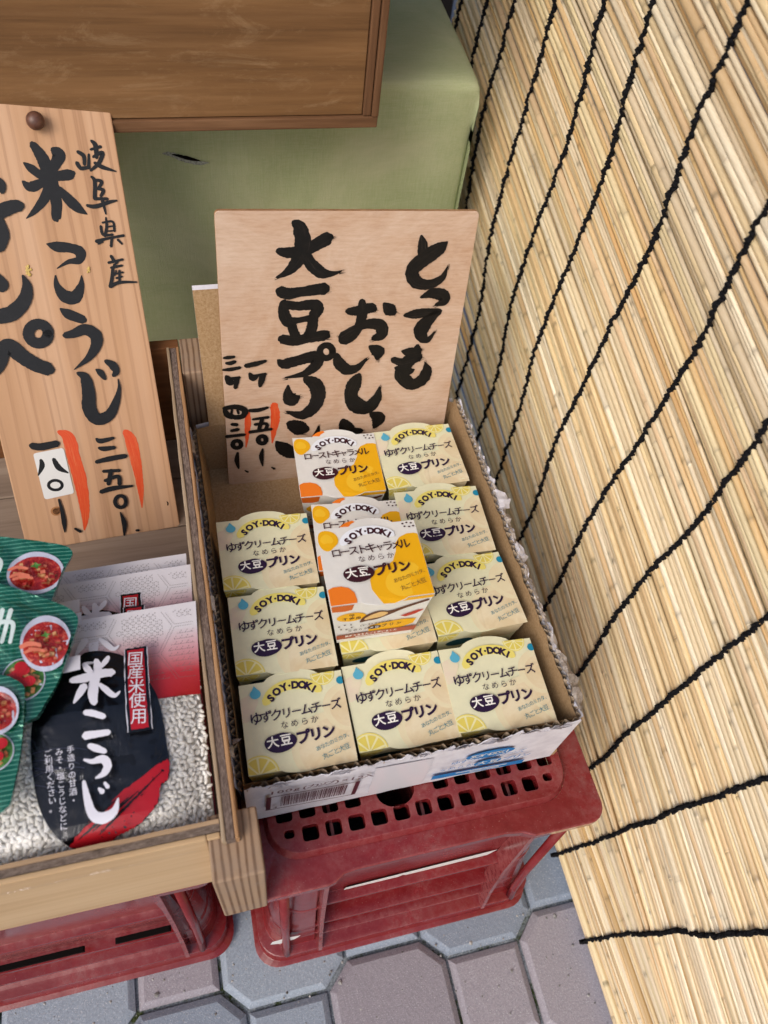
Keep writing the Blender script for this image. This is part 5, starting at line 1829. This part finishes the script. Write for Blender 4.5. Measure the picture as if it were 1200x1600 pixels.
    for s_ in k4(BAG_INK):
        d.stroke([(x, y, q * 1.0) for x, y, q in s_], m_lbl, 7, .10)
    for txt, key in (('手造りの甘酒・', BAG_c1), ('みそ・塩こうじなどに', BAG_c2), ('ご利用ください。', BAG_c3)):
        a, b = p4(key)
        d.line(txt, a, b, .0044, m_lbl, .0, upright=True)
    sk = p4(BAG_stick)
    d.poly(sk, m_lbl, .004)
    o_ = p4(BAG_o)[0]
    d.stroke([(o_[0] + .0026 * cos(2 * pi * i / 14), o_[1] + .0030 * sin(2 * pi * i / 14), .0014) for i in range(15)], m_bagred, 2)
    d.build('label_printing', root)
    # clear film over everything
    bm = bmesh.new()
    sheet(bm, lambda s, v: Vector(bagfn(-.03 + (redge(v) + .03) * s, v, .0022 - .004 * sm((s - .93) / .07) + .0007 * mnoise.noise(Vector((s * 9, v * 60, 4))) - .0018 * (1 - abs(mnoise.noise(Vector((s * 7 + v * 20, v * 34 - s * 4, 4))))) ** 6)), span(0, 1, 46), span(-.012, .083, 36))
    mesh_obj('clear_film', bm, m_film, root, True)
    return root

def smooth_closed(p, sub=4):
    n = len(p)
    out = []
    for i in range(n):
        p0, p1, p2, p3 = p[i - 1], p[i], p[(i + 1) % n], p[(i + 2) % n]
        for j in range(sub):
            t = j / sub
            out.append(tuple(.5 * (2 * p1[k] + (p2[k] - p0[k]) * t + (2 * p0[k] - 5 * p1[k] + 4 * p2[k] - p3[k]) * t * t + (3 * p1[k] - p0[k] - 3 * p2[k] + p3[k]) * t ** 3) for k in (0, 1)))
    return out

bag = rice_bag_proto('front bag of malted rice with its black label and red tag in full view')
tr0 = p4(BAG_out)[0]
for off, tr, lab in ((-.021, p4(BAG_TR)[0], 'middle rice bag, its dotted white top and a slice of black label showing'),
                     (-.032, p4(BAG_TR)[1], 'rearmost rice bag, only a strip of its dotted white top showing')):
    b = copy_tree(bag)
    b['label'] = lab
    b.location = Vector((O0.x, O0.y, O0.z + ZG)) + EN * off + EA * (tr[0] - tr0[0]) + EB * (tr[1] - tr0[1])

# ------------------------------------------------------------------ green stew pouches
m_pouch = M('green_pouch', '#08694f', .15, .6)
def _pouch():
    m = m_pouch
    wv = m.n('ShaderNodeTexWave', Scale=1.0, Distortion=.25, Detail=1.0)
    wv.bands_direction = 'Y'
    m.l(m.coords((1, 118, 1), (0, 0, .10)), wv.inputs['Vector'])
    n = m.noise((30, 22, 22), 4, .6, 1.5)
    c = m.ramp(wv.outputs['Fac'], [(0.0, '#065942'), (0.86, '#0a6a50'), (0.95, '#2f8469'), (1.0, '#6fac95')])
    m.col(c).bump(n, .9, .005)
    m.b.inputs['Coat Weight'].default_value = 1.0
    m.b.inputs['Coat Roughness'].default_value = .08
    m.b.inputs['Metallic'].default_value = .25
_pouch()
m_bowl = ink('bowl_white', '#bfc3d6', .25)
m_stew = M('red_stew', '#8e1a1a', .25, .5)
_n = m_stew.noise((260, 260, 260), 5, .75, 1.0)
m_stew.col(m_stew.ramp(_n, [(.28, '#5c0d12'), (.45, '#96191c'), (.58, '#b93a2c'), (.68, '#d08a72'), (.78, '#e6d0c8')]))
m_tofu = M('tofu_print', '#c08a5c', .3, .35)
_n = m_tofu.noise((420, 420, 420), 3, .7)
m_tofu.col(m_tofu.ramp(_n, [(.35, '#a8613a'), (.5, '#c48c5a'), (.68, '#dcb68c')]))
m_tofu2 = ink('tofu_side_print', '#96502f', .3)
m_leaf = M('leaf_print', '#3d6f2c', .3, .4)
_n = m_leaf.noise((300, 300, 300), 4, .7)
m_leaf.col(m_leaf.ramp(_n, [(.3, '#1f4a1c'), (.55, '#4a7f35'), (.75, '#8fb27a')]))
m_tomato = ink('tomato_print', '#b32028', .25)
m_pt = ink('pouch_white_print', '#c9d8d6', .28)
m_noodle = ink('bean_print', '#d0735a', .3)

def pouch(k, off, label):
    D_ = (POUCH0, POUCH1, POUCH2)[k]
    base = O0 + EN * off
    root = thing('stew_pouch', label, 'pouch', base, ROT, 'green food pouches on the rice bags')
    out = p4(D_['out'])
    sout = smooth_closed(out, 3)
    cx = sum(p[0] for p in out) / len(out)
    cy = sum(p[1] for p in out) / len(out)
    x1 = max(p[0] for p in out)
    def fn(u, v, h):
        e = min(1.0, max(0.0, (x1 - u) / .05))
        z = .006 * sin(e * pi / 2) - .004 + .0016 * mnoise.noise(Vector((u * 26 + k * 9, v * 34, k))) + .0022 * abs(mnoise.noise(Vector((u * 48 + v * 22, v * 40 - u * 16, k + 5)))) + .0009 * abs(mnoise.noise(Vector((u * 120, v * 90, k + 8))))
        return (u, v, z + h)
    d = Decal(fn, 0, 0)
    d.poly(sout, m_pouch, .0022)
    o = d.build('pouch_front', root)
    for p in o.data.polygons:
        p.use_smooth = True
    d = Decal(lambda u, v, h: (u, v, -.0052 - h), 0, 0)
    vs, fs = tri2d(sout)
    d.put(vs, [tuple(reversed(f)) for f in fs], m_pouch)
    n = len(sout)
    o_ = len(d.v)
    for p in sout:
        d.v.append(fn(p[0], p[1], 0)); d.v.append((p[0], p[1], -.0052))
    for i in range(n):
        j = (i + 1) % n
        d.f.append((o_ + 2 * i, o_ + 2 * i + 1, o_ + 2 * j + 1, o_ + 2 * j)); d.mi.append(0)
    d.build('pouch_back', root)
    d = Decal(fn, .0005, .00010)
    rnd = random.Random(30 + k)
    def bowl(key, salad):
        b = p4(D_[key])
        if not b:
            return
        c = b[0]
        rx = hypot(b[1][0] - c[0], b[1][1] - c[1])
        ry = hypot(b[2][0] - c[0], b[2][1] - c[1])
        def inp(pts):
            return [p for p in pts if inside(p, sout)]
        def ell(r1, r2, m, dx=0, dy=0):
            pts = [(c[0] + dx + rx * r1 * cos(2 * pi * i / 40), c[1] + dy + ry * r2 * sin(2 * pi * i / 40)) for i in range(40)]
            pts = inp(pts)
            if len(pts) > 5:
                d.poly(pts, m, .0022)
        ell(1, 1, m_bowl)
        if not salad:
            ell(.90, .80, m_stew, 0, -.03 * ry)
            for i in range(30):
                a, q = rnd.uniform(0, 6.28), .70 * sqrt(rnd.random())
                x, y = c[0] + rx * q * cos(a), c[1] + ry * q * .78 * sin(a) - .1 * ry
                s = rnd.uniform(.05, .10) * rx
                t = rnd.uniform(-.5, .5)
                q4_ = [(x + s * (cos(t) * i_ - .6 * sin(t) * j_), y + s * (sin(t) * i_ + .8 * cos(t) * j_)) for i_, j_ in ((-1, -1), (1, -1), (1, 1), (-1, 1))]
                if all(inside(p, sout) for p in q4_):
                    d.poly(q4_, rnd.choice((m_tofu, m_tofu, m_noodle, m_stew)))
                    d.poly([q4_[0], q4_[1], (q4_[1][0], q4_[1][1] - s * .7), (q4_[0][0], q4_[0][1] - s * .7)][::-1] if False else [(q4_[0][0], q4_[0][1] - s * .7), (q4_[1][0], q4_[1][1] - s * .7), q4_[1], q4_[0]], m_tofu2)
            for i in range(3):
                a = rnd.uniform(2.6, 4.2)
                x, y = c[0] + rx * .55 * cos(a), c[1] + ry * .5 * sin(a)
                st = [(x - .005, y, .0018), (x, y + .0014, .0022), (x + .006, y - .0004, .0016)]
                if all(inside((p[0], p[1]), sout) for p in st):
                    d.stroke(st, m_noodle, 4, .1)
            lx, ly = c[0] + .12 * rx, c[1] + .18 * ry
            pts = []
            for i in range(20):
                a = 2 * pi * i / 20
                r = (.17 if i % 5 in (0, 1) else .10) * rx
                pts.append((lx + r * cos(a) * 1.1, ly + r * .8 * sin(a)))
            if all(inside(p, sout) for p in pts):
                d.poly(pts, m_leaf)
        else:
            ell(.95, .93, m_leaf, 0, .01 * ry)
            for i in range(26):
                a, q = rnd.uniform(0, 6.28), .72 * sqrt(rnd.random())
                x, y = c[0] + rx * q * cos(a), c[1] + ry * q * sin(a) - .03 * ry
                t = rnd.uniform(0, 3)
                l_, w_ = rnd.uniform(.10, .2) * rx, rnd.uniform(.05, .1) * rx
                pts = [(x + l_ * cos(t) * i_ - w_ * sin(t) * j_, y + l_ * sin(t) * i_ + w_ * cos(t) * j_) for i_, j_ in ((-1, -1), (1, -1), (1, 1), (-1, 1))]
                if all(inside(p, sout) for p in pts):
                    d.poly(pts, rnd.choice((m_tofu, m_tofu2, m_tofu, m_tofu)))
            for i in range(7):
                a, q = rnd.uniform(0, 6.28), .7 * sqrt(rnd.random())
                x, y = c[0] + rx * q * cos(a), c[1] + ry * q * sin(a)
                if all(inside((x + e, y + f), sout) for e in (-.004, .004) for f in (-.004, .004)):
                    d.ellipse(x, y, .0036, .0032, m_tomato, n=14)
    bowl('bowl2', True)
    bowl('bowl', False)
    for st in k4(D_['txt']):
        d.stroke([(x, y, q * 1.1) for x, y, q in st], m_pt, 6, .04)
    d.build('pouch_printing', root)
pouch(0, .016, 'rearmost green pouch with one red stew bowl, just below the cedar board')
pouch(1, .024, 'middle green pouch with a stew bowl and a salad bowl, between two other pouches')
pouch(2, .034, 'nearest green pouch, overlapping the middle one and cut off by the left edge')

# ------------------------------------------------------------------ green cloth over the table behind
random.seed(2)
def cloth():
    root = thing('table_cover', 'faded green oilcloth draped over the table behind the signs, a slit torn in it', 'table cover', (-.2, .62, -.30))
    prof = [(.560 - .013, -.30), (.5465, -.2), (.5455, -.08), (.5450, .04), (.5450, .14), (.5455, .171), (.5470, .181), (.5505, .1868), (.5580, .1892), (.60, .1900), (.66, .1905), (.74, .1905), (.86, .1905), (1.0, .1905)]
    pr = []
    for (a, b), (c, e) in zip(prof, prof[1:]):
        k = 5 if hypot(c - a, e - b) > .05 else 3
        for i in range(k):
            pr.append((a + (c - a) * i / k, b + (e - b) * i / k))
    pr.append(prof[-1])
    xs = [-.85 + 1.12 * i / 90 for i in range(90)] + [.270 + .027 * i / 6 for i in range(7)]
    bm = bmesh.new()
    def f(x, i):
        y, z = pr[i]
        top = sm((z - .165) / .022)
        w = .0036 * mnoise.noise(Vector((x * 7, z * 5, 2))) + .0020 * mnoise.noise(Vector((x * 24, z * 14, 8))) + .0011 * abs(mnoise.noise(Vector((x * 30 + z * 26, z * 44, 3))))
        sag = .0020 * mnoise.noise(Vector((x * 8, y * 9, 5))) * top
        xr = x
        if x > .26:                      # the right edge turns back round the table corner
            t = (x - .26) / .037
            y += .004 * t * t * (1 - top)
            z -= .004 * t * t * top
            if y > .56:
                xr = x + .012 * (y - .56) / .18 * t
        return Vector((xr + .2, y - .62 + w * (1 - top), z + sag + .30))
    g = [[bm.verts.new(f(x, i)) for x in xs] for i in range(len(pr))]
    for a, b in zip(g, g[1:]):
        for i in range(len(xs) - 1):
            bm.faces.new((a[i], a[i + 1], b[i + 1], b[i]))
    # side drop
    col = [r[-1] for r in g]
    prev = col
    for k, (dx, dz) in enumerate(((.004, -.004), (.006, -.014), (.006, -.06), (.004, -.30))):
        cur = []
        for r in g:
            v = r[-1].co
            y = max(v.y, -.0690)
            cur.append(bm.verts.new(Vector((v.x + dx * .8, v.y + .003 * (k + 1) * (1 if v.z < .45 else 0), max(0.0, v.z + dz) if v.z > .44 else v.z))))
        for i in range(len(cur) - 1):
            bm.faces.new((prev[i], cur[i], cur[i + 1], prev[i + 1]))
        prev = cur
    mesh_obj('cloth', bm, m_cloth, root, True)
    m_fray = M('frayed_backing', '#a3a69c', .9, .1)
    nn = m_fray.noise((500, 500, 500), 4, .7)
    m_fray.col(m_fray.ramp(nn, [(.3, '#6b7062'), (.7, '#c2c6bd')]))
    d = Decal(lambda u, v, h: (u + .2, .5425 - .62 - h, v + .30), .0004, .0003)
    d.stroke([(-.0030, .1272, .0012), (.004, .1262, .0044), (.016, .1210, .0052), (.028, .1172, .0046), (.038, .1168, .0008)], m_fray, 10, .5)
    d.stroke([(.0055, .1262, .0010), (.012, .1245, .0030), (.022, .1212, .0034), (.0305, .1190, .0008)], m_dark, 8, .3)  # shade inside the slit, painted as a near black stroke
    d.build('torn_slit', root)
cloth()

# ------------------------------------------------------------------ wooden box on the green table
def wooden_box():
    root = thing('wooden_box', 'large brown plywood box with dark batten edges, standing on the green table', 'wooden box', (-.2, .6, .1915))
    L = Matrix.Translation((.2, -.6, -.1915))
    def fin(name, bm, m):
        bmesh.ops.transform(bm, matrix=L, verts=bm.verts)
        return mesh_obj(name, bm, m, root)
    xl, xr, y0, y1, zb, zt = -.62, .1760, .4600, .76, .1930, .62
    bm = bmesh.new()
    box(bm, xl, xr - .0135, y0 + .0025, y0 + .012, zb + .0095, zt, .0008, 1)
    fin('front_panel', bm, m_box_ply)
    def batten(name, pts, m):
        bm = bmesh.new()
        box(bm, *pts, .0011, 2, .0003)
        return fin(name, bm, m)
    batten('bottom_batten', (xl, xr - .0005, y0 - .0005, y0 + .014, zb, zb + .0090), m_box_batten)
    batten('corner_batten', (xr - .0130, xr - .0065, y0 + .0005, y0 + .014, zb + .0093, zt), m_batten_v)
    batten('corner_batten', (xr - .0060, xr, y0 - .0015, y0 + .016, zb + .0093, zt), m_batten_v)
    bm = bmesh.new()
    box(bm, xr - .0090, xr - .0012, y0 + .0165, y1, zb + .0005, zt, .0008, 1)
    fin('side_panel', bm, m_side)
    bm = bmesh.new()
    box(bm, xl, xr - .0095, y1 - .01, y1 - .0005, zb + .0095, zt, .0008, 1)
    fin('back_panel', bm, m_box_ply)
    bm = bmesh.new()
    box(bm, xl, xr - .0095, y0 + .0145, y1 - .0005, zb + .0005, zb + .0088, .0006, 1)
    fin('bottom_panel', bm, m_box_ply)

m_side = wood('brown_side_plywood', '#4a2f1a', '#6d4a2c', '#84603c', 'y', 1.0, .65, .3)
wooden_box()
